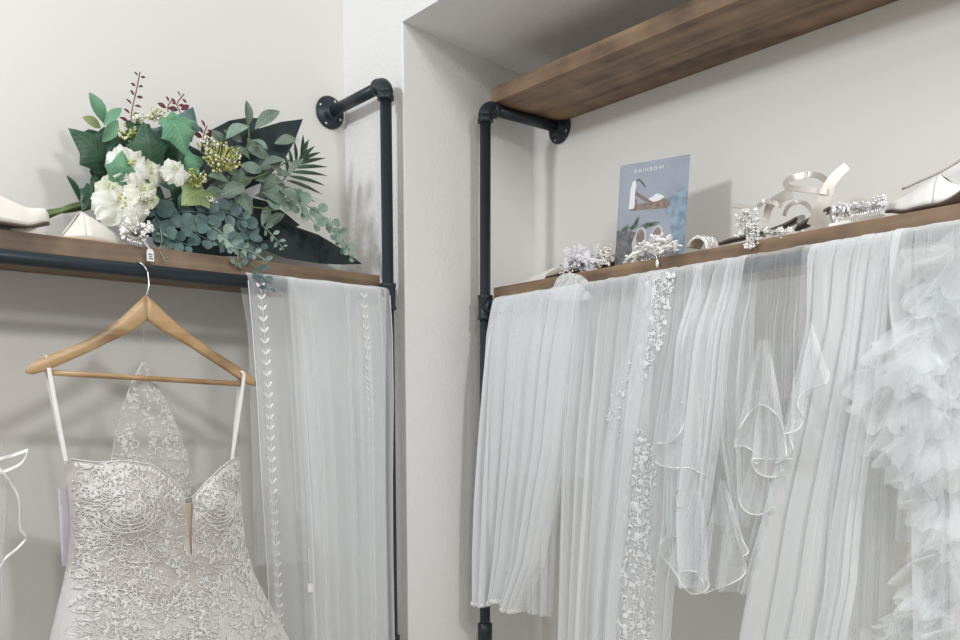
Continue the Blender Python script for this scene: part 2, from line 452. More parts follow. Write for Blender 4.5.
def cloth(fr, edges, seed, hem=None, ks=(3, 5, 8, 13), amp=0.028, amp_top=0.006, d0=0.0, nu=200, nv=60, back=0.0, bunch=0.22, sf=((5, 1.5), (9, 1.2), (15, 0.7)), rr=0.0155, over=0.004):
    """edges: [(px_y, left px, right px)...] seen at the rod plane; hem(u)-> extra drop. returns (rows of points, surface function)"""
    tab = []
    for y, xl, xr in edges:
        a, z = fr.px(xl, y); c, z2 = fr.px(xr, y)
        tab.append((-(z + z2) / 2, a, c))
    tab.sort(key=lambda q: q[0])
    rS = random.Random(seed + 5); SF = [(k * rS.uniform(.9, 1.1), rS.uniform(0, 6.28), g, rS.uniform(-.9, .9), rS.uniform(1, 3)) for k, g in sf]
    ztop = fr.rz; zbot = -tab[-1][0]
    fo = folds(seed, ks); fo2 = folds(seed + 91, ks); fo3 = folds(seed + 17, (2, 3, 5))
    def S(u, v):
        h = hem(u) if hem else 0.0
        z = lerp(ztop, zbot - h, v)
        a, c = interp(tab, -z)
        A = lerp(amp_top, amp, min(1, (v * 1.6) ** 0.75))
        uu = u + 0.016 * fo3(u, v * 0.3) * math.sin(pi * u)
        s = lerp(a, c, uu) + fo2(u, v * 0.4) * bunch * A * (1 if 0 < u < 1 else 0.3)
        d = rr + over + d0 * smoothstep(0, 0.25, v) + (fo(u, v * 0.5) + 1) * A * 0.75
        win = min(1, 9 * u, 9 * (1 - u))
        for k, ph, g, dr, mod in SF:
            th = 2 * pi * k * u + ph + dr * v * 1.5 + 0.9 * math.sin(2 * pi * mod * u + ph)
            g2 = g * win * (0.55 + 0.45 * math.sin(mod * 5 * u + ph)) * (0.75 + 0.25 * smoothstep(0, .3, v))
            s += (c - a) * g2 * math.sin(th) / (2 * pi * k)
            d += 0.0055 * g2 * (1 + math.cos(th + .7)) * (0.35 + 0.65 * smoothstep(0, .2, v))
        return fr.P(s, d, z)
    rows = []
    if back > 0:
        for k in range(14, 0, -1):
            v = k / 14
            row = []
            for i in range(nu + 1):
                u = i / nu; p = S(u, 0.0); s = p.x if fr.w == 'L' else p.y
                s = lerp(s, (tab[0][1] + tab[0][2]) / 2, 0.10 * min(1, v * 6))
                row.append(fr.P(s, -(rr + over + (fo2(u, v) + 1) * lerp(amp_top, amp * 0.8, v) * 0.6), ztop - back * v))
            rows.append(row)
    for k in range(0, 7):
        th = pi * k / 6
        row = []
        for i in range(nu + 1):
            u = i / nu; p = S(u, 0); s = p.x if fr.w == 'L' else p.y
            rad = rr + over + (fo(u, 0) + 1) * amp_top * 0.75
            row.append(fr.P(s, -rad * math.cos(th), ztop + (rr + 0.0035 + (fo(u, 0) + 1) * amp_top * 0.25) * math.sin(th)))
        rows.append(row)
    for k in range(1, nv + 1):
        v = k / nv
        rows.append([S(i / nu, v) for i in range(nu + 1)])
    return rows, S
def veil(label, fr, edges, seed, mtl, group=None, hem=None, back=0.5, **kw):
    rows, S = cloth(fr, edges, seed, hem, back=back, **kw)
    c = rows[len(rows) // 3][len(rows[0]) // 2]
    p = S(0.5, 0)
    t = thing('bridal_veil', (p.x, p.y, p.z), label, 'veil', group)
    mb = MB(); mb.grid(rows); mb.build('netting', mtl, t)
    return t, S
def edge_tube(S, u, r, mtl, t, name='edge_cord', v0=0.0, v1=1.0, n=60, wob=0.0):
    mb = MB(); mb.tube([S(u, lerp(v0, v1, k / n)) for k in range(n + 1)], r, 5); return mb.build(name, mtl, t)
def hem_tube(S, r, mtl, t, name='hem_cord', n=160, v=1.0):
    mb = MB(); mb.tube([S(k / n, v) for k in range(n + 1)], r, 5); return mb.build(name, mtl, t)

# lace shapes: flat petals / leaves / scrolls in a local frame (o, ux, uy, nn)
def lpetal(mb, o, ux, uy, nn, ang, L, W, lift=0.0):
    dx = ux * math.cos(ang) + uy * math.sin(ang); dy = uy * math.cos(ang) - ux * math.sin(ang)
    pts = [(0, 0), (0.3, 0.8), (0.62, 1.0), (0.88, 0.6), (1, 0), (0.88, -0.6), (0.62, -1.0), (0.3, -0.8)]
    vs = [o + dx * (L * a) + dy * (W * 0.5 * c) + nn * (0.0006 + lift * a) for a, c in pts] + [o + dx * (L * 0.55) + nn * (0.0022 + lift)]
    mb.add(vs, [(i, (i + 1) % 8, 8) for i in range(8)])
def lflower(mb, o, ux, uy, nn, r, k=5, a0=0.0):
    for i in range(k): lpetal(mb, o, ux, uy, nn, a0 + 2 * pi * i / k, r, r * 0.75, 0.001)
    mb.ball(o + nn * 0.002, r * 0.2, 6)
def frame_at(S, u, v, e=0.004, toward=CAM):
    p = S(u, v); pu = S(min(1, u + e), v) - S(max(0, u - e), v); pv = S(u, min(1, v + e)) - S(u, max(0, v - e))
    nn = pu.cross(pv).normalized()
    if nn.dot(toward - p) < 0: nn = -nn
    uy = -pv.normalized(); ux = uy.cross(nn).normalized()
    return p, ux, uy, nn

# ---- veil over the left rail, with leaf trim
EL = [(285, 250, 391), (330, 254, 393), (400, 259, 393.5), (480, 263, 392), (560, 268, 392), (640, 272, 393), (900, 276, 396)]
tl, SL = veil('sheer veil with white leaf trim draped over the left pipe rail beside the wedding dress', FL, EL, 11, M_tulle_left, back=0.62, amp=0.022, ks=(3, 5, 8, 12), nu=220, sf=((5, 2.3), (9, 1.9), (15, 1.3)))
for u0, n, vmax in ((0.085, 50, 0.80), (0.80, 46, 0.75)):
    lm = MB()
    for k in range(n):
        v = 0.01 + vmax * k / n
        p, ux, uy, nn = frame_at(SL, u0, v)
        for sgn in (-1, 1):
            lpetal(lm, p + nn * 0.0012, ux, uy, nn, pi / 2 + sgn * 0.66, 0.0155, 0.0050)
    lm.tube([SL(u0, 0.01 + vmax * k / 60) + nn * 0.0012 for k in range(61)], 0.0006, 4)
    lm.build('leaf_trim', M_lace, tl)
edge_tube(SL, 0.0, 0.0009, M_cord, tl); edge_tube(SL, 1.0, 0.0009, M_cord, tl)
# inner shorter layer of the same veil, gathered to a comb
rows, S2 = cloth(FL, [(290, 291, 389), (400, 298, 388), (500, 304, 388), (640, 308, 390), (900, 310, 390)], 23, amp=0.010, amp_top=0.003, d0=-0.002, over=-0.0005, nu=240, nv=50, sf=((4, 2.8), (7, 2.4), (12, 1.8)))
mb = MB(); mb.grid(rows); mb.build('inner_layer', M_tulle, tl)

# price tag on a string pinned to the left veil
def hang_tag(label, p_top, p_tag, w, h, side, mtl=M_paper, lines=True, name='price_tag', knot=True):
    p_top = Vector(p_top); p_tag = Vector(p_tag); side = Vector(side).normalized()
    t = thing(name, p_tag, label, 'price tag')
    fwd = side.cross(Vector((0, 0, 1))).normalized()
    if fwd.dot(CAM - p_tag) < 0: fwd = -fwd
    mb = MB(); ux = side; uz = Vector((0, 0, 1))
    poly = [(-w / 2, -h), (w / 2, -h), (w / 2, -h * 0.25), (w * 0.28, 0), (-w * 0.28, 0), (-w / 2, -h * 0.25)]
    if ux.cross(uz).dot(fwd) < 0: poly = [(-a, c) for a, c in poly]; ux = -ux
    if ux.cross(uz).dot(fwd) < 0: ux = -ux
    mb.prism(poly, p_tag, ux, uz, 0.0008); mb.build('card', mtl, t, smooth=False)
    s = MB()
    for q in (-1, 1):
        s.tube(spline([p_tag - uz * h * 0.12 + fwd * 0.001, lerp(p_tag, p_top, 0.5) + ux * 0.002 * q, p_top + ux * 0.0012 * q], 5), 0.0006, 5)
    s.build('string', M_string, t)
    if lines:
        k = MB()
        for i, (a, c) in enumerate(((-0.32, 0.30), (-0.2, 0.24), (-0.28, 0.34))):
            z = -h * (0.42 + 0.18 * i)
            k.prism([(a * w, z - h * 0.05), (c * w, z - h * 0.05), (c * w, z + h * 0.03), (a * w, z + h * 0.03)], p_tag + fwd * 0.0009, ux, uz, 0.0003)
        k.build('handwriting', M_ink, t, smooth=False)
    return t
a, z = FL.px(309, 548, 0.065); a2, z2 = FL.px(310, 583, 0.065)
hang_tag('small white price tag on a string pinned to the leaf trimmed veil', FL.P(a, 0.065, z), FL.P(a2, 0.065, z2), 0.013, 0.021, (1, 0, 0), lines=False)

# ---- veils over the right rail
VG = None
E1 = [(292, 491, 577), (330, 486, 574), (400, 484, 568), (450, 482, 563), (520, 480, 550), (560, 479, 542), (606, 480, 522)]
t1, S1 = veil('short veil with beaded edge hung nearest the corner pipe upright of the right recess', FR, E1, 31, M_tulle_dense, back=0.42, amp=0.026, ks=(3, 5, 8, 12), hem=lambda u: 0.008 * math.sin(9 * u), nu=220)
bd = MB()
for k in range(110):
    v = 0.02 + 0.97 * k / 110; p, ux, uy, nn = frame_at(S1, 0.07, v); bd.ball(p + nn * 0.002 + ux * R.uniform(-.001, .001), R.uniform(0.0012, 0.0023), 5)
bd.build('bead_edge', M_crystal, t1)
lh = MB()
for k in range(60):
    p, ux, uy, nn = frame_at(S1, k / 60, 0.99); lflower(lh, p, ux, uy, nn, R.uniform(0.004, 0.007), 5, R.uniform(0, 6))
lh.build('lace_hem', M_lace, t1)
rows, _ = cloth(FR, [(292, 495, 580), (400, 490, 572), (520, 486, 556), (612, 500, 551)], 37, amp=0.02, d0=-0.016, nu=150, nv=30)
mb = MB(); mb.grid(rows); mb.build('under_layer', M_tulle_thin, t1)
# the tuft of that veil pushed up over the board edge
tf = MB(); P = []
for i in range(22):
    x = lerp(552, 590, i / 21); row = []
    for j in range(10):
        q = j / 9; hgt = math.sin(pi * i / 21) ** 0.8
        yy = lerp(300, 288 - 15 * hgt, math.sin(q * pi / 2)); X = RPX - 0.024 + 0.03 * q + 0.004 * math.sin(i * 1.9)
        row.append(onX(x + 3 * math.sin(j + i * .3), yy, X))
    P.append(row)
tf.grid(P); tf.build('tuft', M_tulle_dense, t1)

E2 = [(285, 573, 660), (330, 569, 656), (400, 566, 650), (450, 563, 648), (520, 562, 640), (580, 561, 632), (640, 560, 628), (950, 556, 630)]
t2, S2b = veil('long plain veil with slim satin edge just right of the short beaded veil', FR, E2, 41, M_tulle, back=0.7, amp=0.026, ks=(3, 4, 7, 11), nu=220)
edge_tube(S2b, 0.0, 0.0012, M_cord, t2); 

E3 = [(278, 636, 700), (330, 628, 700), (400, 615, 694), (450, 606, 690), (520, 598, 690), (580, 596, 680), (640, 594, 676), (950, 590, 676)]
t3, S3 = veil('long veil with a wide floral lace strip hung below the blue display card', FR, E3, 53, M_tulle, back=0.6, amp=0.018, ks=(3, 5, 8, 13), d0=0.012, nu=220, sf=((5, 0.7), (9, 0.4)))
lace_path = [(268, 660, 26), (290, 657, 26), (320, 654, 26), (345, 650, 24), (372, 643, 20), (400, 622, 24), (420, 618, 30), (450, 640, 30), (480, 645, 32), (520, 640, 34), (545, 637, 36), (575, 643, 34), (605, 646, 36), (640, 641, 40), (700, 640, 40)]
lc = MB(); r3 = random.Random(5)
def s3near(x, y):
    """point on the lace veil under a place on the rail plane"""
    z = FR.px(x, y)[1]; v = max(0, min(1, (FR.rz - z) / (FR.rz - FR.px(600, 950)[1])))
    s = FR.px(x, y)[0]; lo, hi = 0.0, 1.0
    for _ in range(18):
        m = (lo + hi) / 2
        if S3(m, v).y > s: lo = m
        else: hi = m
    return (lo + hi) / 2, v
dens = 0
for (y0, x0, w0), (y1, x1, w1) in zip(lace_path, lace_path[1:]):
    n = int((y1 - y0) * (3.4 if not (372 <= y0 < 440) else 1.5))
    for k in range(n):
        t = r3.random(); y = lerp(y0, y1, t); x = lerp(x0, x1, t) + r3.uniform(-.5, .5) * lerp(w0, w1, t)
        u, v = s3near(x, y); p, ux, uy, nn = frame_at(S3, u, v)
        q = r3.random()
        if y > 390: p = p + nn * 0.001
        if q < 0.22: lflower(lc, p + nn * 0.001, ux, uy, nn, r3.uniform(0.004, 0.007), 5, r3.uniform(0, 6))
        elif q < 0.75: lpetal(lc, p + nn * 0.001, ux, uy, nn, r3.uniform(0, 6.28), r3.uniform(0.006, 0.013), r3.uniform(0.0025, 0.0045), 0.0005)
        else:
            a0 = r3.uniform(0, 6.28); rad = r3.uniform(0.006, 0.011); sg = r3.choice((-1, 1))
            lc.tube([p + nn * 0.002 + (ux * math.cos(a0 + sg * i * 0.5) + uy * math.sin(a0 + sg * i * 0.5)) * rad * (1 - i / 14) for i in range(12)], 0.0009, 4)
lc.build('lace_strip', mat('veil_lace', (0.90, 0.91, 0.93), 0.6), t3)

E4 = [(272, 690, 742), (330, 684, 738), (400, 680, 733), (450, 676, 728), (520, 676, 718), (570, 682, 716), (585, 688, 712)]
t4, S4 = veil('short veil with curling corded edge between the lace strip veil and the sheerest veil', FR, E4, 61, M_tulle, back=0.5, amp=0.02, ks=(3, 5, 9, 14), d0=0.022, nu=180)
E5 = [(262, 722, 808), (300, 722, 812), (380, 716, 815), (440, 720, 812), (470, 728, 800), (500, 735, 790), (590, 722, 760)]
t5, S5 = veil('sheerest veil with curled satin cord hem through which the dark rail shows', FR, E5, 67, M_tulle_thin, back=0.25, amp=0.022, ks=(2, 4, 7, 12), d0=0.016, nu=180)
def flounce(t, paths, seed, d=0.085, mtl=M_tulle_thin):
    """curled corded edges with the net that ends in them"""
    r = random.Random(seed); nm = MB()
    for path, pull in paths:
        pts = []
        for i, (x, y) in enumerate(path):
            dd = d + 0.018 * math.sin(i * 2.1 + seed) + r.uniform(-.004, .004)
            pts.append(onX(x, y, RPX - dd))
        sp = spline(pts, 7)
        cm = MB(); cm.tube(sp, 0.0013, 6); cm.build('cord_hem', M_cord, t)
        n = len(sp); P = []
        for i, p in enumerate(sp):
            top = onX(pull[0] + (i / n - .5) * pull[2] * 0.3, pull[1], RPX - d + 0.01)
            P.append([p.lerp(top, q) + Vector((-0.006 * math.sin(q * pi) * math.sin(i * .45), 0, 0)) for q in (0, .12, .3, .55, .8, 1)])
        nm.grid(P)
    nm.build('flounce', mtl, t)
flounce(t4, [([(657, 443), (668, 443), (677, 437), (684, 424), (685, 412), (682, 402)], (690, 350, 20)),
             ([(655, 462), (663, 466), (672, 468), (690, 468), (698, 472), (704, 474)], (695, 390, 25)),
             ([(678, 488), (676, 495), (678, 505), (682, 508)], (700, 440, 12)),
             ([(679, 537), (669, 536), (661, 542), (660, 552), (667, 562), (675, 572), (683, 586), (692, 594), (704, 592), (709, 584), (703, 575), (692, 571), (680, 572)], (700, 490, 24)),
             ([(703, 594), (716, 589), (728, 585), (742, 577), (746, 568), (743, 557), (748, 552), (741, 537)], (722, 480, 20))], 3)
flounce(t5, [([(824, 366), (829, 374), (825, 384), (812, 388), (801, 394), (798, 407), (803, 420), (797, 430), (784, 434)], (812, 320, 22)),
             ([(738, 455), (735, 440), (742, 424), (752, 410), (762, 405), (773, 411), (782, 424), (785, 440), (786, 456), (778, 462)], (764, 340, 40)),
             ([(733, 447), (742, 446), (750, 449), (760, 458), (757, 464), (752, 459), (770, 459), (792, 459)], (760, 390, 34)),
             ([(751, 461), (757, 472), (768, 477), (778, 476), (783, 470)], (770, 410, 22)),
             ([(795, 420), (790, 436), (793, 449), (788, 458), (775, 463)], (795, 370, 8)),
             ([(739, 496), (742, 507), (751, 514), (763, 514), (775, 507)], (760, 450, 26)),
             ([(696, 595), (704, 591), (702, 580), (697, 574)], (715, 500, 8))], 4, 0.085)

E6 = [(250, 806, 898), (280, 806, 892), (320, 806, 888), (400, 790, 882), (450, 780, 874), (520, 763, 866), (580, 752, 862), (640, 742, 850), (950, 712, 838)]
t6, S6 = veil('long white veil falling in deep folds between the sheerest and the ruffled veils', FR, E6, 71, M_tulle_dense, back=0.7, amp=0.034, ks=(3, 5, 8, 12), nu=220)
edge_tube(S6, 0.0, 0.0010, M_cord, t6)
mb = MB(); rows, _ = cloth(FR, [(256, 800, 902), (400, 794, 884), (500, 785, 868), (640, 772, 864), (950, 760, 860)], 77, amp=0.03, d0=-0.014, nu=160, nv=34); mb.grid(rows); mb.build('under_layer', M_tulle_thin, t6)

E7 = [(234, 884, 985), (300, 886, 992), (400, 905, 1004), (500, 915, 1008), (640, 918, 1010), (950, 925, 1030)]
t7, S7 = veil('ruffled veil with gathered net frills down its length at the far right', FR, E7, 83, M_tulle, back=0.5, amp=0.028, ks=(3, 5, 9, 14), nu=220)
def ruffle(t, spine, L0, seed, count, d=0.045, mtl=M_tulle, name='ruffle'):
    """frill: gathered, pleated fans of net fixed along a line, flaring to both sides"""
    r = random.Random(seed); mb = MB()
    sp = spline([onX(x, y, RPX - d - 0.008 * math.sin(i * 1.7 + seed)) for i, (x, y) in enumerate(spine)], 16)
    for k in range(count):
        f = (k + r.random()) / count * (len(sp) - 1); i = min(int(f), len(sp) - 2); o = sp[i].lerp(sp[i + 1], f - i) + Vector((r.uniform(-.012, .006), r.uniform(-.008, .008), 0))
        tg = (sp[i + 1] - sp[i]).normalized(); sg = 1 if k % 2 else -1
        side = tg.cross(Vector((1, 0, 0))).normalized() * sg
        dr = (side * r.uniform(.2, .9) + Vector((0, 0, -1)) * r.uniform(.5, 1.4) + Vector((-1, 0, 0)) * r.uniform(-.1, .45)).normalized()
        cr = dr.cross(Vector((1, 0, 0))).normalized(); out = dr.cross(cr).normalized()
        L = L0 * r.uniform(.65, 1.25); A = r.uniform(.5, 1.0); ph = r.uniform(0, 6.28); fr = r.uniform(4.5, 7.5); dro = r.uniform(.1, .5)
        rows = []
        for a in range(29):
            q = (a / 28 - .5) * 2; an = q * A; row = []
            le = L * (1 - 0.12 * q * q + 0.07 * math.sin(fr * q * 1.9 + ph * 2))
            for b_ in range(9):
                g = b_ / 8; rad_ = le * (0.05 + 0.95 * g)
                w = math.sin(fr * q + ph + .8 * g) + .35 * math.sin(fr * 2.3 * q + 2 * ph) * (1 - .4 * g)
                row.append(o + (dr * math.cos(an) + cr * math.sin(an)) * rad_ + out * (0.0085 * w * g ** .8) + Vector((0, 0, -dro * rad_ * g * .5)))
            rows.append([p + out * (0.020 * noise.noise(p * 15)) + cr * (0.014 * noise.noise(p * 19 + Vector((5, 1, 3)))) for p in row])
        mb.grid(rows)
    return mb.build(name, mtl, t)
ruffle(t7, [(985, 214), (955, 246), (940, 270), (936, 300), (922, 345), (914, 375), (908, 396)], 0.095, 1, 18, mtl=M_tulle_frill)
ruffle(t7, [(962, 240), (948, 300), (940, 360), (936, 420), (934, 440)], 0.088, 2, 17, mtl=M_tulle_frill)
ruffle(t7, [(922, 390), (930, 440), (938, 495), (944, 545), (936, 585), (918, 622), (898, 655)], 0.064, 3, 24, mtl=M_tulle_frill)
ruffle(t7, [(970, 260), (962, 330), (958, 400), (955, 460), (956, 520), (960, 580), (958, 650)], 0.088, 4, 20, mtl=M_tulle_frill)
ruffle(t7, [(932, 585), (910, 615), (898, 645), (886, 690)], 0.056, 5, 9, mtl=M_tulle_frill)
# ---- fragment of a veil with ribbon edge at the far left
E8 = [(262, -95, -10), (420, -100, -8), (460, -100, 8), (520, -96, 6), (580, -90, 2), (640, -90, 0)]
t8, S8 = veil('veil with satin ribbon edge half outside the left side of the picture', FL, E8, 97, M_tulle_thin, back=0.3, amp=0.012, nu=70)
rb = MB()
for path in ([(-14, 462), (0, 457), (14, 454), (28, 450)], [(-10, 460), (3, 468), (12, 478), (19, 490), (20, 512), (26, 520), (18, 528), (6, 536), (0, 543), (-8, 546)],
             [(28, 450), (22, 460), (8, 466), (-6, 470)]):
    pts = spline([onY(x, y * 1.0 + (0 if y < 500 else 0), LPY - 0.05 - 0.01 * math.sin(i * 2)) for i, (x, y) in enumerate([(px, 450 + (py - 450) * 1.25) for px, py in path])], 6)
    rb.ribbon(pts, Vector((0.002, 0.004, 0.0055)), 0.0008)
rb.build('ribbon_edge', M_white_satin, t8, smooth=False)

# ------------------------------------------------------------------ hanger and dress
HY = 1.925
hc = onY(146, 305, HY)
hl = onY(26, 371, HY - 0.005); hr = onY(256, 384, HY + 0.003)
th_ = thing('coat_hanger', (hc.x, HY, hc.z), 'pale wooden coat hanger hooked over the left pipe rail', 'coat hanger')
def shoulder(tip, name, dip):
    # profile along: 0 at centre, 1 at tip ; in the hanger plane
    top = []; bot = []; n = 26
    a = Vector(hc)
    d = Vector(tip) - a; rows = []
    for i in range(n + 1):
        t = i / n
        p = a + d * t
        # swan-neck sag of the centre line
        sag = -dip * math.sin(pi * t ** 0.75)
        hgt = interp([(0, 0.025), (0.08, 0.0245), (0.22, 0.018), (0.36, 0.0135), (0.6, 0.012), (0.85, 0.0135), (0.95, 0.0115), (0.99, 0.006), (1, 0.004)], t)[0]
        wid = interp([(0, 0.0065), (0.5, 0.007), (0.93, 0.008), (1, 0.004)], t)[0]
        cz = p.z - 0.004 * (1 - t) + sag
        row = []
        for k in range(12):
            g = 2 * pi * k / 12
            cx, cy = math.cos(g), math.sin(g)
            sx = math.copysign(abs(cx) ** 0.6, cx); sy = math.copysign(abs(cy) ** 0.6, cy)
            row.append((p.x, p.y + wid * sx, cz + hgt * sy))
        rows.append(row)
    mb = MB(); mb.grid(rows, closed_u=True)
    L = len(mb.v); mb.f.append(tuple(range(L - 12, L))); mb.f.append(tuple(range(11, -1, -1)))
    return mb.build(name, M_hanger, th_, fix=True)
shoulder(hl, 'shoulder_arm', 0.015); shoulder(hr, 'shoulder_arm', 0.006)
bl = onY(48, 372.5, HY - 0.004); br_ = onY(241, 384, HY + 0.002)
mb = MB(); mb.tube([bl, br_], 0.0055, 12); mb.build('trouser_bar', M_hanger, th_)
# hook: stem, then a round hook over the rod (rod runs along x, so the hook lies across it)
RZc = Vector((hc.x, LPY, LZ)); hp = []
hp = [Vector((hc.x - 0.001, HY, hc.z + 0.015)), Vector((hc.x, HY - 0.002, LZ - 0.052)), Vector((hc.x + 0.006, HY - 0.004, LZ - 0.030))]
rad = PR + 0.0028
for k in range(0, 13):
    a = math.radians(200 - k * 20)
    hp.append(Vector((hc.x + 0.007 - 0.0014 * k - (0.006 if k > 4 else 0.0015 * k), LPY + rad * math.cos(a), LZ + rad * math.sin(a))))
mb = MB(); mb.tube(spline(hp, 4), 0.0017, 8); mb.build('hook', M_steel, th_)

# the dress
DY = 1.905
dress = thing('wedding_dress', (0.69, DY, 0.02), 'strappy white lace wedding dress hanging from the wooden hanger', 'dress')
sil = [(458, 66, 236), (480, 66.5, 237), (500, 69, 238), (530, 70, 240), (555, 67, 244), (575, 63, 249), (600, 56, 259), (640, 46, 278), (760, 12, 330), (900, -20, 380), (1150, -60, 430)]
dt = []
for y, l, r in sil:
    a = onY(l, y, DY); c = onY(r, y, DY); dt.append((-(a.z + c.z) / 2, (a.x + c.x) / 2, (c.x - a.x) / 2))
dt.sort(key=lambda q: q[0])
def zpx(x, y): return onY(x, y, DY).z
def xpx(x, y): return onY(x, y, DY).x
cups = [(112, 505, 0.062, 0.055, 0.030), (201, 500, 0.045, 0.05, 0.026)]
cupw = [(xpx(x, y), zpx(x, y), a, c, h) for x, y, a, c, h in cups]
def body_y(x, z, back=False):
    cx, hw = interp(dt, -z)
    q = max(-1, min(1, (x - cx) / hw)); cs = math.sqrt(max(0, 1 - q * q))
    dep = min(0.085 + 0.35 * max(0, hw - 0.175), 0.24)
    if back: return DY + dep * 0.85 * cs
    y = DY - dep * cs ** 0.9
    for ax, az, sx, sz, h in cupw: y -= h * math.exp(-((x - ax) / sx) ** 2 - ((z - az) / sz) ** 2) * min(1, cs * 1.6)
    return y
top_tab = [(q, zpx(x, y)) for q, x, y in ((-1, 66, 459), (-0.9, 74, 458), (-0.6, 98, 461), (-0.3, 124, 459), (0.0, 151, 463), (0.2, 167, 476), (0.36, 181, 495), (0.42, 187, 493), (0.56, 199, 480), (0.75, 216, 466), (0.92, 230, 457), (1, 236, 458))]
seam_tab = [(q, zpx(x, y)) for q, x, y in ((-1, 65, 572), (-0.75, 84, 572), (-0.45, 110, 583), (-0.1, 140, 597), (0.15, 165, 603), (0.45, 192, 592), (0.75, 220, 570), (1, 245, 556))]
def adj(tab): return [(q - 0.22 * math.sqrt(max(0, 1 - q * q)), z) for q, z in tab]
top_tab = adj(top_tab); seam_tab = adj(seam_tab)
def ztop_(q): return interp(top_tab, q)[0]
def zseam(q): return interp(seam_tab, q)[0]
def bodyP(q, z, off=0.0):
    cx, hw = interp(dt, -z); x = cx + hw * q
    p = Vector((x, body_y(x, z), z))
    if off:
        e = 0.006
        q1 = max(-1, q - 0.03); q2 = min(1, q + 0.03)
        pu = bodyP(q2, z) - bodyP(q1, z); pv = bodyP(q, z + e) - bodyP(q, z - e)
        nn = pu.cross(pv); nn = nn.normalized() if nn.length > 1e-9 else Vector((0, -1, 0))
        if nn.y > 0 and abs(q) < 0.95: nn = -nn
        if nn.dot(CAM - p) < 0: nn = -nn
        p = p + nn * off
    return p
NB = 90
def sweep(i): return math.sin(lerp(-pi / 2, pi / 2, i / NB))
PLUNGE = 0.165
def slit(q, z):            # half width of the open plunge, in q
    zt, zb = zpx(184, 492), zpx(182, 548)
    if z < zb: return 0
    return 0.008 + 0.034 * (z - zb) / (zt - zb)
front = MB()
for side in (-1, 1):
    rows = []
    for k in range(41):
        v = k / 40; row = []
        for i in range(46):
            f = i / 45
            q = math.sin(lerp(-pi / 2, math.asin(PLUNGE), f)) if side < 0 else math.sin(lerp(math.asin(PLUNGE), pi / 2, f))
            z = lerp(ztop_(q), zseam(q), v)
            w = slit(q, z)
            if side < 0 and q > PLUNGE - w: q = PLUNGE - w
            if side > 0 and q < PLUNGE + w: q = PLUNGE + w
            row.append(bodyP(q, z))
        rows.append(row)
    front.grid(rows)
bod = front.build('bodice', M_nude, dress)
pl = MB(); rows = []
for k in range(15):
    z = lerp(zpx(184, 500), zpx(182, 552), k / 14)
    rows.append([bodyP(PLUNGE + d * (slit(0, z) + 0.012), z) + Vector((0, 0.006, 0)) for d in (-1, -.4, .4, 1)])
M_tan = mat('tan_mesh', (0.62, 0.50, 0.38), 0.7)
pl.grid(rows); tag(pl.build('plunge_panel', M_tan, dress), 'tan mesh panel in the neckline slit')
bk = MB(); rows = []
for k in range(16):
    v = k / 15; row = []
    for i in range(31):
        q = math.sin(lerp(-pi / 2, pi / 2, i / 30)); z = lerp(lerp(zpx(60, 468), zpx(150, 500), 1 - q * q), zpx(150, 575), v)
        cx, hw = interp(dt, -z); row.append(Vector((cx + hw * q, body_y(cx + hw * q, z, True), z)))
    rows.append(row)
bk.grid(rows); bk.build('bodice_back', M_nude, dress)
# skirt all the way round, to the floor
sk = MB(); rows = []; fs_ = folds(5, (3, 5, 7, 11))
for k in range(46):
    v = k / 45; row = []
    for i in range(120):
        ang = 2 * pi * i / 120; q = math.sin(ang); isb = math.cos(ang) < 0
        zt = zseam(q) if not isb else lerp(zpx(150, 572), zseam(q), abs(q) ** 3)
        z = lerp(zt, 0.012, v ** 1.25); cx, hw = interp(dt, -z); x = cx + hw * q
        y = body_y(x, z, isb); rr = 1 + 0.05 * fs_(i / 120, 0) * min(1, v * 4)
        row.append(Vector((cx + (x - cx) * rr, min(DY + (y - DY) * rr, YL - 0.03), z)))
    rows.append(row)
sk.grid(rows, closed_u=True); sk.build('skirt', M_skirt, dress)

# lace relief on the dress
def scroll(mb, f, x, z, rad, a0, sg, turns=1.6, r=0.0012, n=22):
    pts = []
    for i in range(n):
        t = i / (n - 1); rr = rad * (1 - 0.85 * t); a = a0 + sg * t * turns * 2 * pi
        p = f(x + rr * math.cos(a) - rad * math.cos(a0), z + rr * math.sin(a) - rad * math.sin(a0))
        if p is None: break
        pts.append(p)
    if len(pts) > 3: mb.tube(pts, [r * (0.5 + 0.8 * math.sin(pi * min(1, .15 + i / len(pts)))) for i in range(len(pts))], 5)
    return pts
def leafl(mb, f, x, z, a, L, W, off=0.0):
    n = 6; rows = []
    for i in range(n + 1):
        t = i / n; w = W * math.sin(pi * t ** 0.8) * 0.5
        cx, cz = x + L * t * math.cos(a), z + L * t * math.sin(a)
        r = [f(cx - w * s * math.sin(a), cz + w * s * math.cos(a)) for s in (-1, 0, 1)]
        if any(p is None for p in r): return
        r[1] = r[1] + (CAM - r[1]).normalized() * 0.0016
        rows.append(r)
    mb.grid(rows)
def f_bod(x, z):
    cx, hw = interp(dt, -z); q = (x - cx) / hw
    if abs(q) > 0.985 or z > ztop_(q) - 0.001 or abs(q - PLUNGE) < slit(q, z) + 0.006: return None
    return bodyP(q, z, 0.0018)
lm = MB(); bm_ = MB(); rl = random.Random(21)
x0, x1, z0, z1 = xpx(64, 500), xpx(240, 500), zpx(150, 605), zpx(150, 456)
cnt = 0
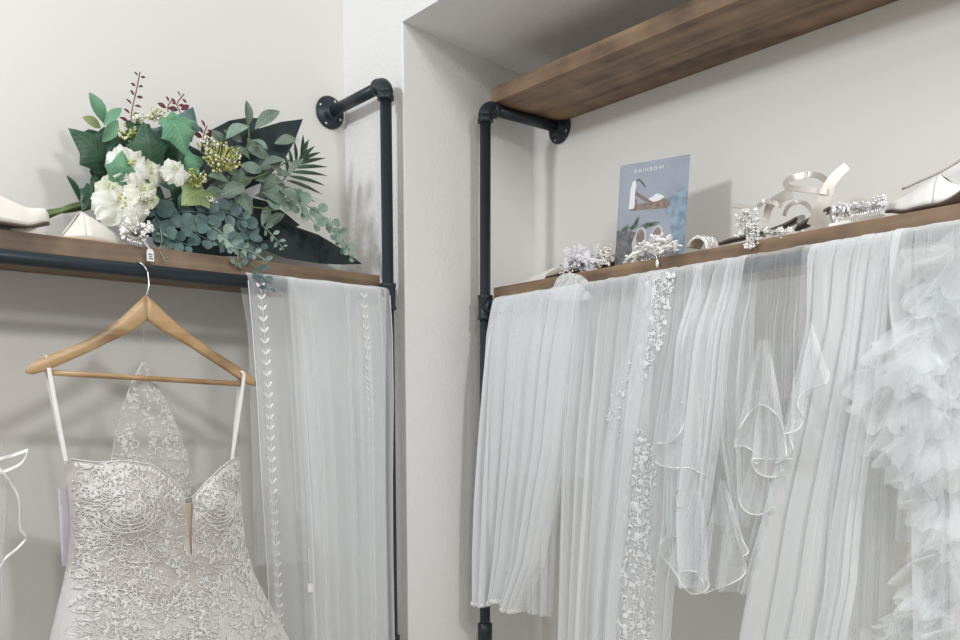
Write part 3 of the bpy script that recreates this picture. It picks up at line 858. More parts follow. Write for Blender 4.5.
def paisley(mb, f, x, z, a, L, r, rings=3):
    """teardrop scroll with echo lines inside"""
    for k in range(rings):
        g = 1 - 0.3 * k; pts = []
        for i in range(20):
            t = 2 * pi * i / 19
            px_ = L * g * (0.5 - 0.5 * math.cos(t)) ; py_ = L * g * 0.34 * math.sin(t) * math.sin(t / 2) + 0.22 * L * g * (px_ / L) ** 2
            p = f(x + px_ * math.cos(a) - py_ * math.sin(a), z + px_ * math.sin(a) + py_ * math.cos(a))
            if p is None:
                if len(pts) > 3: mb.tube(pts, r, 4)
                pts = []; continue
            pts.append(p)
        if len(pts) > 3: mb.tube(pts, r, 4)
for k in range(620):
    x = rl.uniform(x0, x1); z = rl.uniform(z0, z1)
    cx, hw = interp(dt, -z); q = (x - cx) / hw
    if f_bod(x, z) is None or z < zseam(max(-1, min(1, q))): continue
    incup = any(((x - ax) / (sx * 1.5)) ** 2 + ((z - az) / (sz * 1.2)) ** 2 < 1 for ax, az, sx, sz, h in cupw)
    a0 = rl.uniform(0, 6.28); sg = rl.choice((-1, 1)); side = abs(q) > 0.7
    if incup or side or rl.random() < 0.6:
        if rl.random() < 0.5: paisley(lm, f_bod, x, z, a0, rl.uniform(0.022, 0.044), 0.0007)
        else: scroll(lm, f_bod, x, z, rl.uniform(0.006, 0.016), a0, sg, rl.uniform(0.9, 1.7), 0.0008)
        leafl(lm, f_bod, x + rl.uniform(-.012, .012), z + rl.uniform(-.012, .012), a0 + rl.uniform(-1, 1), rl.uniform(0.010, 0.018), rl.uniform(0.003, 0.005))
for ax, az, sx, sz, h in cupw:                      # large scroll round each cup
    for j in range(5):
        rr = 0.052 - j * 0.0085
        pts = [f_bod(ax + rr * 1.05 * math.cos(a), az + rr * 0.9 * math.sin(a)) for a in [(-2.9 + 0.25 * j) + 0.16 * i for i in range(20)]]
        pts = [p for p in pts if p is not None]
        if len(pts) > 3: lm.tube(pts, 0.0012, 6)
for k in range(60):                                 # scallop along the seam and the top edge
    q = lerp(-0.97, 0.97, k / 59)
    for z in (zseam(q) - 0.002, zseam(q) + 0.006):
        p = bodyP(q, z, 0.0025); scroll(lm, lambda xx, zz: bodyP(max(-.98, min(.98, (xx - interp(dt, -zz)[0]) / interp(dt, -zz)[1])), zz, 0.0025), p.x, p.z, 0.008, rl.uniform(0, 6.28), 1, 1.0, 0.0011, 12)
for qa, qb in ((-0.98, PLUNGE - 0.03), (PLUNGE + 0.03, 0.98)):
    lm.tube([bodyP(lerp(qa, qb, i / 50), ztop_(lerp(qa, qb, i / 50)) - 0.0005, 0.0012) for i in range(51)], 0.0012, 5)
    for i in range(40):
        q = lerp(qa, qb, i / 39); p = bodyP(q, ztop_(q) - 0.006); leafl(lm, f_bod, p.x, p.z, rl.uniform(-2.4, -.7), 0.012, 0.005)
lm.build('lace_applique', M_dlace, dress)
for k in range(900):
    x = rl.uniform(x0, x1); z = rl.uniform(z0 - 0.06, z1); p = f_bod(x, z)
    if p is not None: bm_.ball(p, rl.uniform(0.0009, 0.0019), 5)
bm_.build('beading', M_crystal, dress)
def f_sk(x, z):
    cx, hw = interp(dt, -z); q = (x - cx) / hw
    if abs(q) > 0.96: return None
    return bodyP(q, z, 0.004)
ls = MB()
for k in range(330):
    z = rl.uniform(zpx(150, 680), zpx(150, 575)); cx, hw = interp(dt, -z); q = rl.uniform(-.95, .95); x = cx + hw * q
    if z > zseam(q) - 0.004: continue
    a0 = rl.uniform(0, 6.28)
    scroll(ls, f_sk, x, z, rl.uniform(0.008, 0.02), a0, rl.choice((-1, 1)), rl.uniform(0.8, 1.5), 0.0007, 16)
    leafl(ls, f_sk, x, z, rl.uniform(0, 6.28), rl.uniform(0.01, 0.02), rl.uniform(0.004, 0.007))
ls.build('skirt_lace', M_dlace, dress)
bs = MB()
for k in range(350):
    z = rl.uniform(zpx(150, 660), zpx(150, 590)); cx, hw = interp(dt, -z); p = f_sk(cx + hw * rl.uniform(-.9, .9), z)
    if p: bs.ball(p, rl.uniform(0.001, 0.002), 5)
tag(bs.build('skirt_beading', M_crystal, dress), kind='stuff')
# straps: looped over the hanger arms
for (tx, ty), (bx, by), nm in (((47, 366), (66, 461), 'l'), ((241, 381), (232, 459), 'r')):
    sm = MB(); top = onY(tx, ty, HY); topz = onY(tx + 0.5, ty - 9, HY).z
    low = onY(bx, by, DY - 0.012)
    for yo, q in ((-0.0095, 0), (0.0095, 1)):
        end = low if q == 0 else onY(bx, by + 3, DY + 0.05)
        sm.ribbon(spline([Vector((top.x, HY, topz + 0.003)), Vector((top.x, HY + yo, topz - 0.002)), Vector((top.x, HY + yo * 1.1, top.z - 0.004)), end], 6), Vector((0.0075, 0.001, 0)), 0.0012)
    sm.build('strap', M_white_satin, dress, smooth=False)
# lace back rising to a point
apex = onY(143.5, 362, DY + 0.045)
bkL = [(362, 143, 145), (375, 136, 150), (390, 129, 159), (410, 122, 170), (430, 117, 178), (455, 112, 186), (480, 110, 194), (520, 108, 200)]
bt = []
for y, l, r in bkL:
    a = onY(l, y, DY + 0.05); c = onY(r, y, DY + 0.05); bt.append((-(a.z + c.z) / 2, a.x, c.x))
def f_back(u, z):
    a, c = interp(bt, -z); return Vector((lerp(a, c, u), DY + 0.05 - 0.012 * math.cos((u - .5) * pi), z))
mb = MB(); zA, zB = -bt[0][0], -bt[-1][0]
mb.grid([[f_back(i / 12, lerp(zA, zB, k / 24)) for i in range(13)] for k in range(25)]); mb.build('back_panel', M_illusion, dress)
lb = MB()
def fxz(x, z):
    a, c = interp(bt, -z)
    if c - a < 1e-6 or not a - 0.004 < x < c + 0.004 or z > zA: return None
    return f_back((x - a) / (c - a), z) + Vector((0, -0.002, 0))
for k in range(240):
    z = lerp(zA - 0.004, zB, rl.random() ** 0.8); a, c = interp(bt, -z)
    u = rl.choice((0.04, 0.12, 0.88, 0.96, 0.2, 0.8, 0.5, rl.random())) + rl.uniform(-.05, .05); x = lerp(a, c, u)
    if rl.random() < 0.5: scroll(lb, fxz, x, z, rl.uniform(0.005, 0.011), rl.uniform(0, 6.28), rl.choice((-1, 1)), 1.2, 0.001, 14)
    leafl(lb, fxz, x, z, rl.uniform(0, 6.28), rl.uniform(0.008, 0.016), rl.uniform(0.003, 0.006))
for s in (0.0, 1.0):
    lb.tube([f_back(s, lerp(zA, zB, k / 20)) for k in range(21)], 0.0012, 5)
lb.build('back_lace', M_dlace, dress)
mb = MB(); mb.tube([apex + Vector((0, 0, -0.002)), Vector((hc.x - 0.003, HY + 0.004, hc.z - 0.006))], 0.0005, 5); mb.build('hanging_loop', M_illusion, dress)

# lavender paper tag behind the dress
p = onY(62.5, 488, DY + 0.03); q = onY(62.5, 566, DY + 0.03); w = onY(70, 500, DY + .03).x - onY(58, 500, DY + .03).x
tg = thing('garment_tag', p, 'narrow pale lavender card tag showing behind the left side of the dress', 'garment tag')
mb = MB(); mb.box((p.x - w * .4, DY + 0.03, q.z), (p.x + w * 1.0, DY + 0.0312, p.z)); mb.build('card', M_lav, tg, smooth=False)
mb = MB(); mb.tube([(p.x + w * 0.7, DY + 0.0306, p.z - 0.004), (p.x + w * 0.9, DY + 0.03, p.z + 0.03)], 0.0006, 5); mb.build('string', M_string, tg)

# ------------------------------------------------------------------ shoes
def pump(name, label, tip, heading, up_tilt, mtl, sole_m, L=0.235, Wd=0.072, throat=0.36, Ht=0.052, heel_h=0.035, point=0.8, roll=0.0, strap=False, spring=0.006, blunt=0.0):
    """court shoe with low-cut sides. local: x from toe tip (0) to heel (L); heading = world angle of toe direction"""
    t = thing(name, tip, label, 'shoe')
    ch, sh = math.cos(heading), math.sin(heading)
    rt = Matrix.Rotation(heading + pi, 4, 'Z') @ Matrix.Rotation(-up_tilt, 4, 'Y') @ Matrix.Rotation(roll, 4, 'X')
    tipv = Vector(tip)
    def W(x, y, z): return tipv + rt @ Vector((x, y, z))
    def half(f):    # half width along the foot
        if blunt: return Wd / 2 * interp([(0, 0.05), (0.006, 0.28), (0.02, 0.50), (0.05, 0.68), (0.12, 0.88), (0.25, 1.0), (0.42, 1.0), (0.55, 0.80), (0.75, 0.66), (0.9, 0.68), (0.97, 0.5), (1.0, 0.12)], f)[0]
        return Wd / 2 * interp([(0, 0.06), (0.03, 0.06 + 0.25 * (1.4 - point)), (0.12, 0.52 + .2 * (1 - point)), (0.25, 0.86), (0.36, 1.0), (0.55, 0.80), (0.75, 0.66), (0.9, 0.68), (0.97, 0.5), (1.0, 0.12)], f)[0]
    def z0(f): return spring * (1 - smoothstep(0, 0.22, f)) + heel_h * smoothstep(0.42, 0.88, f)
    def hh(f):
        g = f / throat
        return Ht * interp([(0, 0.03), (0.015, 0.08 + .10 * blunt), (0.04, 0.16 + .20 * blunt), (0.08, 0.25 + .22 * blunt), (0.28, 0.42 + .14 * blunt), (0.55, 0.65 + .08 * blunt), (1, 1.0), (1.3, 1.0)], g)[0]
    up = MB(); rows = []
    n = 22
    for i in range(n + 1):
        f = throat * i / n; w = half(f); h = hh(f); row = []
        for k in range(21):
            a = pi * k / 20
            cx = math.cos(a); cy = math.sin(a)
            # tent-like section: fuller at the sides low down, ridge softened
            row.append(W(f * L, w * math.copysign(abs(cx) ** 0.8, cx), z0(f) + 0.003 + h * cy ** 0.95))
        rows.append(row)
    up.grid(rows)
    for sgn in (-1, 1):           # low quarters behind the throat
        rows = []
        for i in range(15):
            f = lerp(throat, throat + 0.20, i / 14); w = half(f); row = []
            rim = lerp(pi / 2, 0.0, (i / 14) ** 0.55)
            for k in range(9):
                a = rim * k / 8
                row.append(W(f * L, sgn * w * abs(math.cos(a)) ** 0.8, z0(f) + 0.003 + hh(throat) * math.sin(a) ** 0.95))
            rows.append(row)
        up.grid(rows)
    uo = up.build('upper', mtl, t)
    s = uo.modifiers.new('solidify', 'SOLIDIFY'); s.thickness = 0.0016; s.offset = -1
    cn = MB(); rows = []          # heel counter
    for i in range(17):
        a = lerp(-1, 1, i / 16); row = []
        f = 0.98 - 0.25 * abs(a) ** 1.5; w = half(min(f, 0.97)) * (abs(a) ** 0.5) * math.copysign(1, a)
        ht = (0.05 if heel_h > 0 else 0.016) * (1 - 0.75 * abs(a) ** 2)
        for k in range(6):
            row.append(W(f * L + 0.004 * math.sin(k / 5 * pi), w, z0(f) + 0.003 + ht * k / 5))
        rows.append(row)
    cn.grid(rows); co = cn.build('heel_counter', mtl, t); s = co.modifiers.new('solidify', 'SOLIDIFY'); s.thickness = 0.002
    so = MB(); rows = []
    for i in range(31):
        f = i / 30; w = half(f) + 0.0008
        rows.append([W(f * L, -w, z0(f)), W(f * L, -w, z0(f) + 0.0035), W(f * L, w, z0(f) + 0.0035), W(f * L, w, z0(f))])
    so.grid(rows, closed_u=True); so.f.append((0, 1, 2, 3)); k = len(so.v); so.f.append((k - 1, k - 2, k - 3, k - 4)); so.build('sole', sole_m, t)
    if heel_h > 0.012:
        he = MB(); rows = []
        for i in range(7):
            g = i / 6; w = lerp(0.020, 0.008, g ** 0.7); cx = lerp(0.90, 0.925, g) * L
            rows.append([W(cx + w * math.cos(a), w * math.sin(a), z0(0.9) * (1 - g)) for a in [2 * pi * q / 14 for q in range(14)]])
        he.grid(rows, closed_u=True); k = len(he.v); he.f.append(tuple(range(k - 14, k))); he.build('heel', mtl, t)
    if strap:
        st = MB(); st.ribbon(spline([W(0.93 * L, -0.022, heel_h + 0.04), W(0.72 * L, -0.030, heel_h + 0.062), W(0.60 * L, 0.0, heel_h + 0.075), W(0.72 * L, 0.030, heel_h + 0.062), W(0.93 * L, 0.022, heel_h + 0.04)], 6), Vector((0, 0, 0.009)), 0.0015)
        st.build('ankle_strap', mtl, t)
    return t
# left shelf
p = onY(49, 221, 2.0)
pump('court_shoe', 'ivory satin shoe with rounded toe at the far left end of the bouquet shelf', (p.x, 2.0, LT + 0.0105), math.radians(2), math.radians(1.0), M_satin, M_sole, Ht=0.058, heel_h=0.03, point=0.15, spring=0.016, L=0.25, blunt=1.0, throat=0.42)
p = onY(127, 240, LF + 0.037)
pump('court_shoe', 'ivory satin shoe with pointed toe between the rounded shoe and the bouquet', (p.x, LF + 0.040, LT + 0.0005), math.radians(-2), 0, M_satin, M_tansole, Ht=0.056, heel_h=0.0, point=1.0, throat=0.40, spring=0.0, L=0.215)
# right recess shelf
p = onX(517, 281, 1.66)
pump('court_shoe', 'ivory pointed shoe lying nearest the corner upright in the right recess', (1.66, p.y, RT + 0.0005), math.radians(92), 0, M_satin, M_tansole, Ht=0.040, heel_h=0.0, point=0.75, throat=0.6, spring=0.0, L=0.27)
p = onX(546, 269, 1.622)
pump('court_shoe', 'taupe satin shoe behind the pale flower comb in the right recess', (1.622, p.y, RT + 0.004), math.radians(96), math.radians(4), M_taupe, M_sole, Ht=0.036, heel_h=0.0, point=0.6, throat=0.55, L=0.24, spring=0.004, Wd=0.062)
p = onX(886, 206, 1.625)
pump('court_shoe', 'white satin shoe with sharp pointed toe at the right end of the recess shelf', (1.625, p.y, RT + 0.006), math.radians(94), math.radians(1), M_white_satin, M_sole, Ht=0.052, heel_h=0.055, point=1.05, throat=0.40, spring=0.010, strap=True)  # dark sole colour stands in for the shadow on this shoe's underside

wshoe = bpy.data.objects['court_shoe.004']
mb = MB(); pts = [onX(x, y, X) for x, y, X in ((902, 189, 1.70), (920, 181, 1.705), (942, 171, 1.71), (964, 158, 1.715))]
mb.tube(spline(pts, 4), 0.0022, 6); mb.build('topline_piping', M_silver, wshoe)
mb = MB(); mb.grid([pts, [p + Vector((0.004, 0, -0.055 * k / 3)) for k, p in enumerate(pts)]]); mb.build('inner_quarter', M_white_satin, wshoe)
# silver sandals, built from straps
def PX(x, y, X): return onX(x, y, X)
def band(mb, pts, w, th=0.002):
    pts = spline(pts, 6); n = len(pts); ws = []
    for i in range(n):
        tg = (pts[min(i + 1, n - 1)] - pts[max(i - 1, 0)]).normalized()
        d = (CAM + Vector((0.25, -0.1, 0.5)) - pts[i]).normalized(); ww = w if not isinstance(w, tuple) else lerp(w[0], w[1], i / (n - 1))
        ws.append(tg.cross(d).normalized() * ww)
    for i in range(1, n):
        if ws[i].dot(ws[i - 1]) < 0: ws[i] = -ws[i]
    mb.ribbon(pts, ws, th)
def sandal(label, X, sole, backs, straps, heel):
    base = PX(*sole[0], X); t = thing('sandal', (X, base.y, RT), label, 'sandal')
    def up(p): p.z = max(p.z, RT + 0.0045); return p
    mb = MB(); mb.ribbon(spline([up(PX(x, y, X)) for x, y in sole], 6), [Vector((0.034 * interp([(0, .3), (.25, 1), (.6, .8), (1, .7)], i / (6 * (len(sole) - 1)))[0], 0, 0.002)) for i in range(6 * (len(sole) - 1) + 1)], 0.005); mb.build('sole', M_darksole, t)
    for pts, w in backs:
        mb = MB(); band(mb, [up(PX(x, y, X + dx)) for x, y, dx in pts], w); mb.build('heel_strap', M_silver, t, smooth=False)
    for pts, w in straps:
        mb = MB(); band(mb, [PX(x, y, X + dx) for x, y, dx in pts], w); mb.build('ankle_strap', M_silver, t, smooth=False)
    if heel:
        mb = MB(); a = PX(*heel[0], X); c = PX(*heel[1], X); c.z = RT + 0.0005
        mb.tube([a, a.lerp(c, .5), c], [0.010, 0.007, 0.006], 10); mb.build('heel', M_silver, t)
    return t
s1 = sandal('silver strappy sandal with looped ankle strap lying just right of the crystal cuff', 1.70,
       [(716, 245), (735, 240), (760, 234), (785, 226), (800, 218)],
       [([(766, 222, 0.0), (768, 210, 0), (773, 202, 0), (782, 197, 0), (792, 193, 0.0)], (0.013, 0.022)),
        ([(784, 216, 0.05), (788, 207, 0.05), (797, 202, 0.05), (806, 204, 0.05), (812, 212, 0.05)], 0.008)],
       [([(733, 205, -0.02), (745, 207, -0.02), (756, 208, -0.02), (763, 202, -0.02), (771, 202, -0.02), (782, 206, -0.01)], 0.009)], ((800, 217), (806, 228)))
bkm = MB(); bkm.box((-0.004, -0.006, -0.005), (0.004, 0.006, 0.005)); o = bkm.build('buckle', M_steel, s1, smooth=False); o.location = PX(764, 201, 1.678) - s1.location
bv = MB()
for i in range(30):
    o_ = PX(745 + R.uniform(0, 38), 236 + R.uniform(-9, 1), 1.69 + R.uniform(-.03, .03)); bv.ball(o_, R.uniform(0.0025, 0.0055), 6)
bv.build('crystal_toe_band', M_crystal, s1)
s2 = sandal('silver sandal standing with its wide strap raised beside the crystal comb', 1.665,
       [(796, 230), (806, 224), (820, 215), (833, 208)],
       [([(814, 226, -0.015), (820, 211, -0.015), (825, 197, -0.012), (830, 184, -0.008), (838, 174, 0), (847, 166, 0.01)], (0.028, 0.015))],
       [([(826, 180, 0.02), (817, 175, 0.03), (806, 175, 0.03), (792, 178, 0.01), (786, 182, -0.01), (788, 187, -0.02), (800, 189, -0.025), (820, 191, -0.02), (834, 193, 0.0)], 0.011)], ((833, 208), (840, 218)))
bkm = MB(); bkm.box((-0.003, -0.006, -0.006), (0.003, 0.006, 0.006)); o = bkm.build('buckle', M_steel, s2, smooth=False); o.location = PX(817, 190, 1.638) - s2.location

# ------------------------------------------------------------------ hair pieces
def sprigs(t, centre_fn, n, r, petals_m, seed, size=(0.004, 0.009), wire=True, name='blossoms', pearls=0.4):
    rr = random.Random(seed); pm = MB(); wm = MB(); pe = MB()
    for i in range(n):
        p, base = centre_fn(rr)
        nn = (CAM - p).normalized() + Vector((rr.uniform(-.6, .6), rr.uniform(-.6, .6), rr.uniform(-.3, .7))); nn.normalize()
        ux = nn.orthogonal().normalized(); uy = nn.cross(ux)
        q = rr.random()
        if q < pearls: pe.ball(p, rr.uniform(*size) * 0.45, 8)
        elif q < pearls + (1 - pearls) * 0.6: lflower(pm, p, ux, uy, nn, rr.uniform(*size), 5, rr.uniform(0, 6))
        else:
            for k in range(3): lpetal(pm, p, ux, uy, nn, rr.uniform(0, 6.28), rr.uniform(*size) * 1.5, rr.uniform(*size) * 0.7, 0.002)
        if wire: wm.tube([base, base.lerp(p, .5) + Vector((0, 0, rr.uniform(0, .004))), p], 0.0006, 4)
    pm.build(name, petals_m, t)
    if len(pe.v): pe.build('stones', M_crystal if petals_m is not M_lace else M_pearl, t)
    if wire and len(wm.v): wm.build('wires', M_wire, t)
def comb_teeth(t, a, bb, n, drop, m=M_wire):
    a = Vector(a); bb = Vector(bb); d = Vector(drop); mb = MB()
    mb.tube([a, bb], 0.0012, 6)
    for i in range(n):
        p = a.lerp(bb, i / (n - 1)); mb.tube([p, p + d * 0.6, p + d], [0.0008, 0.0008, 0.0004], 5)
    mb.build('comb_teeth', m, t)
# white blossom comb with tag on the bouquet shelf
p = onY(135, 236, LF + 0.012); t = thing('hair_comb', (p.x, LF + 0.012, LT), 'white blossom hair comb lying below the bouquet flowers', 'hair comb')
def cf(rr):
    x, y = rr.uniform(120, 152), rr.gauss(228, 6); Y = LF + 0.012 - rr.uniform(0, 0.02); q = onY(x, min(y, 240), Y); return q, onY(136, 236, LF + 0.006)
sprigs(t, cf, 46, 0, M_lace, 8, (0.004, 0.0075))
comb_teeth(t, onY(128, 236, LF - 0.006), onY(141, 240, LF - 0.006), 8, Vector((0, 0.002, -0.018)))
hang_tag('tiny white price tag hanging from the blossom comb over the edge of the bouquet shelf', onY(143, 240, LF - 0.01), onY(150, 249, LF - 0.0162), 0.0145, 0.024, (1, 0, 0))
# lilac-white flower comb in the recess
p = onX(583, 268, 1.60); t = thing('hair_comb', (1.6, p.y, RT), 'pale lilac white flower comb lying on the taupe shoe', 'hair comb')
def cf(rr):
    x, y = rr.gauss(583, 8), rr.gauss(260, 5.5); X = 1.598 + rr.uniform(-.02, .014); x = max(566, min(602, x)); y = max(248, min(271, y)); return onX(x, y, X), onX(583, 270, 1.605)
sprigs(t, cf, 90, 0, M_lilac, 9, (0.005, 0.010), pearls=0.15)
mb = MB(); 
for i in range(16):
    mb.ball(onX(R.uniform(560, 575), R.uniform(266, 275), 1.588), R.uniform(0.0018, 0.0034), 6)
mb.build('pearl_spray', M_pearl, t)
comb_teeth(t, onX(566, 272, 1.602), onX(592, 268, 1.602), 10, Vector((0.018, 0, -0.001)))
# silver lace cuff piece leaning between the flower comb and the card
p = onX(603, 262, 1.62); t = thing('hair_piece', (1.62, p.y, RT), 'silver leaf lace hair piece leaning against the left edge of the blue card', 'hair piece')
def cf(rr):
    f = rr.random(); x = lerp(588, 613, f); y = lerp(260, 243, f) + rr.uniform(0, 20) * (0.6 + .4 * f); y = min(y, 267 - 4 * f); return onX(x, y, 1.612 + rr.uniform(-.004, .004)), onX(602, 262, 1.618)
sprigs(t, cf, 80, 0, mat('silver_leaf', (0.80, 0.77, 0.72), 0.3, 0.5), 12, (0.004, 0.008), pearls=0.2)
# silver leaf comb in front of the card
p = onX(650, 262, 1.592); t = thing('hair_comb', (1.592, p.y, RT), 'silver leaf hair comb standing in front of the blue card', 'hair comb')
M_leafs = mat('silver_leaves', (0.88, 0.87, 0.84), 0.28, 0.2)
lf = MB(); rr = random.Random(3)
for i in range(80):
    f = rr.random(); x = lerp(629, 676, f); yc = 255 - 12 * math.sin(f * pi * 0.9) - 6 * f + 4
    o_ = onX(x, yc + rr.uniform(-5, 6), 1.592 + rr.uniform(-.01, .008)); nn = (CAM - o_).normalized(); ux = Vector((0, -1, 0)); ux = (ux - nn * ux.dot(nn)).normalized(); uy = nn.cross(ux)
    lpetal(lf, o_, ux, uy, nn, rr.choice((0.6, 2.4, 1.2, -0.5, 3.4)) + rr.uniform(-.4, .4), rr.uniform(0.012, 0.019), rr.uniform(0.005, 0.0075), 0.003)
lf.build('leaves', M_leafs, t)
st_ = MB()
for i in range(26): st_.ball(onX(rr.uniform(635, 668), rr.uniform(246, 264), 1.586), rr.uniform(0.0015, 0.003), 6)
st_.build('stones', M_crystal, t)
comb_teeth(t, onX(642, 258, 1.59), onX(664, 252, 1.59), 10, Vector((0.0, 0, -0.013)))
dl = MB(); o_ = onX(657, 258, 1.572)
lpetal(dl, o_, Vector((0, -1, 0)), Vector((0, 0, 1)), Vector((-1, 0, 0)), -1.45, 0.020, 0.008, 0.001); dl.build('hanging_leaf', M_leafs, t)
# crystal cuff
p = onX(704, 246, 1.62); t = thing('hair_band', (1.62, p.y, RT), 'curved crystal cuff standing to the right of the blue card', 'hair band')
cu = MB(); rows = []; cst = MB()
for i in range(19):
    a = lerp(math.radians(8), math.radians(150), i / 18)
    for_ = []
    for k in range(5):
        q = (k - 2) / 2
        c = onX(705, 247, 1.625); c.z = RT
        rad = 0.034
        for_.append(Vector((1.625 + 0.022 * q, c.y - rad * 0.8 * math.cos(a) + 0.006, RT + 0.0005 + rad * 0.95 * math.sin(a) * (1 + 0.05 * q))))
    rows.append(for_)
    for k in range(4): cst.ball(for_[k].lerp(for_[k + 1], .5) + Vector((-0.001, 0, 0.002)), 0.0036, 6)
cu.grid(rows); o = cu.build('band', mat('pale_band', (0.84, 0.80, 0.73), 0.3, 0.2), t); s = o.modifiers.new('solidify', 'SOLIDIFY'); s.thickness = 0.0015
cst.build('crystals', M_crystal, t)
# trailing crystal spray over the shelf edge
p = onX(755, 236, 1.6); t = thing('hair_vine', (1.6, p.y, RT), 'crystal and pearl hair vine spilling over the shelf edge below the silver sandals', 'hair vine')
def cf(rr):
    q = rr.random()
    if q < 0.5: x, y = rr.gauss(748, 7), rr.gauss(222, 6)
    elif q < 0.8: x, y = rr.uniform(735, 790), rr.gauss(233, 3.5)
    else: x, y = rr.gauss(751, 3.5), rr.uniform(232, 248)
    X = 1.594 if y < 237 else 1.574
    return onX(max(736, min(792, x)), max(211, y), X - rr.uniform(0, .01)), onX(756, 234, 1.59)
sprigs(t, cf, 120, 0, mat('clear_petals', (0.85, 0.84, 0.83), 0.2, 0.25), 15, (0.0035, 0.007), pearls=0.55)
# crystal comb
p = onX(860, 212, 1.6); t = thing('hair_comb', (1.6, p.y, RT), 'wide crystal comb lying between the raised sandal strap and the pointed white shoe', 'hair comb')
a = onX(832, 222, 1.6); c = onX(884, 213, 1.6)
bse = MB(); bse.ribbon([Vector((1.6, a.y, RT + 0.004)), Vector((1.6, c.y, RT + 0.004))], Vector((0.02, 0, 0)), 0.007); bse.build('comb_bar', M_pearl, t)
def cf(rr):
    f = rr.random(); x = lerp(833, 885, f); yb = lerp(220, 208, f); y = yb - rr.uniform(0, 14) * (0.85 + 0.15 * math.sin(f * 6 + 1)); return onX(x, y, 1.598 + rr.uniform(-.008, .012)), onX(x, yb, 1.6)
sprigs(t, cf, 210, 0, M_crystal, 16, (0.0035, 0.0065), pearls=0.6)
comb_teeth(t, onX(852, 210, 1.588), onX(880, 204, 1.588), 14, Vector((0, 0.0, -0.020)))

# ------------------------------------------------------------------ display card
# it stands on the shelf, turned a little towards the room
bl_ = onX(614.5, 269, 1.62); bl_.z = RT + 0.0008
tl_ = onX(620, 165.8, 1.64); tr_ = onX(689.5, 156.4, 1.69)
cw, chh = (tr_ - tl_).length, (tl_ - bl_).length
cx_ = (tr_ - tl_); cx_.z = 0; cx_.normalize()
up_ = (tl_ - bl_).normalized(); up_ = (up_ - cx_ * up_.dot(cx_)).normalized(); cn_ = cx_.cross(up_)
if cn_.dot(CAM - bl_) < 0: cn_ = -cn_
card = thing('display_card', bl_, 'blue printed card of bridal shoes standing upright on the recess shelf', 'display card')
flip = cx_.cross(up_).dot(cn_) < 0
mb = MB(); a = bl_ - cn_ * 0.0012
vs = [a, a + cx_ * cw, a + cx_ * cw + up_ * chh, a + up_ * chh]; vs += [p + cn_ * 0.0012 for p in vs]
mb.add(vs, [(0, 3, 2, 1), (4, 5, 6, 7), (0, 1, 5, 4), (1, 2, 6, 5), (2, 3, 7, 6), (3, 0, 4, 7)])
mb.build('board', mat('card_blue', (0.25, 0.285, 0.35), 0.45, var=(14, (0.31, 0.345, 0.42))), card, smooth=False)
def printed(name, poly, m, lay):
    k = MB(); pts = [bl_ + cx_ * (x * cw) + up_ * (y * chh) + cn_ * (0.0001 + 0.00012 * lay) for x, y in poly]
    k.add(pts, [tuple(range(len(pts)))]); return k.build(name, m, card, smooth=False)
def fl(c1, c2, s=40, r=0.5): return mat('print', c1, r, var=(s, c2))
# picture coordinates: x 0..1 left to right, y 0..1 bottom to top
printed('printed_fabric', [(0.72, 0.62), (0.80, 0.64), (0.90, 0.70), (1, 0.72), (1, 0.10), (0.86, 0.10), (0.80, 0.30), (0.76, 0.42), (0.70, 0.50)], fl((0.13, 0.19, 0.28), (0.28, 0.37, 0.47), 55), 1)
printed('printed_stone', [(0, 0.10), (0, 0.37), (0.10, 0.38), (0.30, 0.33), (0.36, 0.20), (0.5, 0.10), (0.5, 0), (0, 0)], fl((0.06, 0.06, 0.07), (0.17, 0.16, 0.16), 60), 1)
printed('printed_stone', [(0.5, 0.0), (0.5, 0.16), (0.75, 0.14), (0.86, 0.2), (0.95, 0.05), (0.95, 0)], fl((0.07, 0.07, 0.08), (0.16, 0.17, 0.19), 60), 1)
printed('printed_wood', [(0.16, 0.565), (0.24, 0.60), (0.42, 0.605), (0.72, 0.615), (0.76, 0.58), (0.72, 0.53), (0.55, 0.535), (0.38, 0.545), (0.20, 0.545)], fl((0.15, 0.095, 0.08), (0.29, 0.20, 0.165), 90), 2)
wh = mat('print_white', (0.74, 0.76, 0.79), 0.5); dk = mat('print_dark', (0.09, 0.08, 0.09), 0.5); tn = mat('print_tan', (0.22, 0.14, 0.115), 0.5)
printed('printed_shoe', [(0.16, 0.565), (0.17, 0.66), (0.175, 0.76), (0.20, 0.825), (0.245, 0.835), (0.26, 0.80), (0.25, 0.75), (0.245, 0.70), (0.25, 0.60), (0.235, 0.565)], wh, 3)
printed('printed_shoe', [(0.42, 0.63), (0.50, 0.655), (0.56, 0.68), (0.62, 0.665), (0.68, 0.64), (0.62, 0.615), (0.52, 0.60)], wh, 3)
printed('printed_insole', [(0.245, 0.75), (0.27, 0.72), (0.36, 0.68), (0.46, 0.63), (0.52, 0.605), (0.60, 0.605), (0.70, 0.63), (0.64, 0.60), (0.50, 0.59), (0.40, 0.62), (0.30, 0.67), (0.25, 0.69)], tn, 4)
printed('printed_strap', [(0.25, 0.80), (0.26, 0.84), (0.30, 0.845), (0.36, 0.80), (0.40, 0.76), (0.385, 0.755), (0.33, 0.80), (0.29, 0.83), (0.268, 0.825)], dk, 4)
printed('printed_heel_edge', [(0.25, 0.66), (0.275, 0.655), (0.28, 0.565), (0.255, 0.565)], tn, 4)
gr = fl((0.05, 0.09, 0.06), (0.16, 0.22, 0.17), 70)
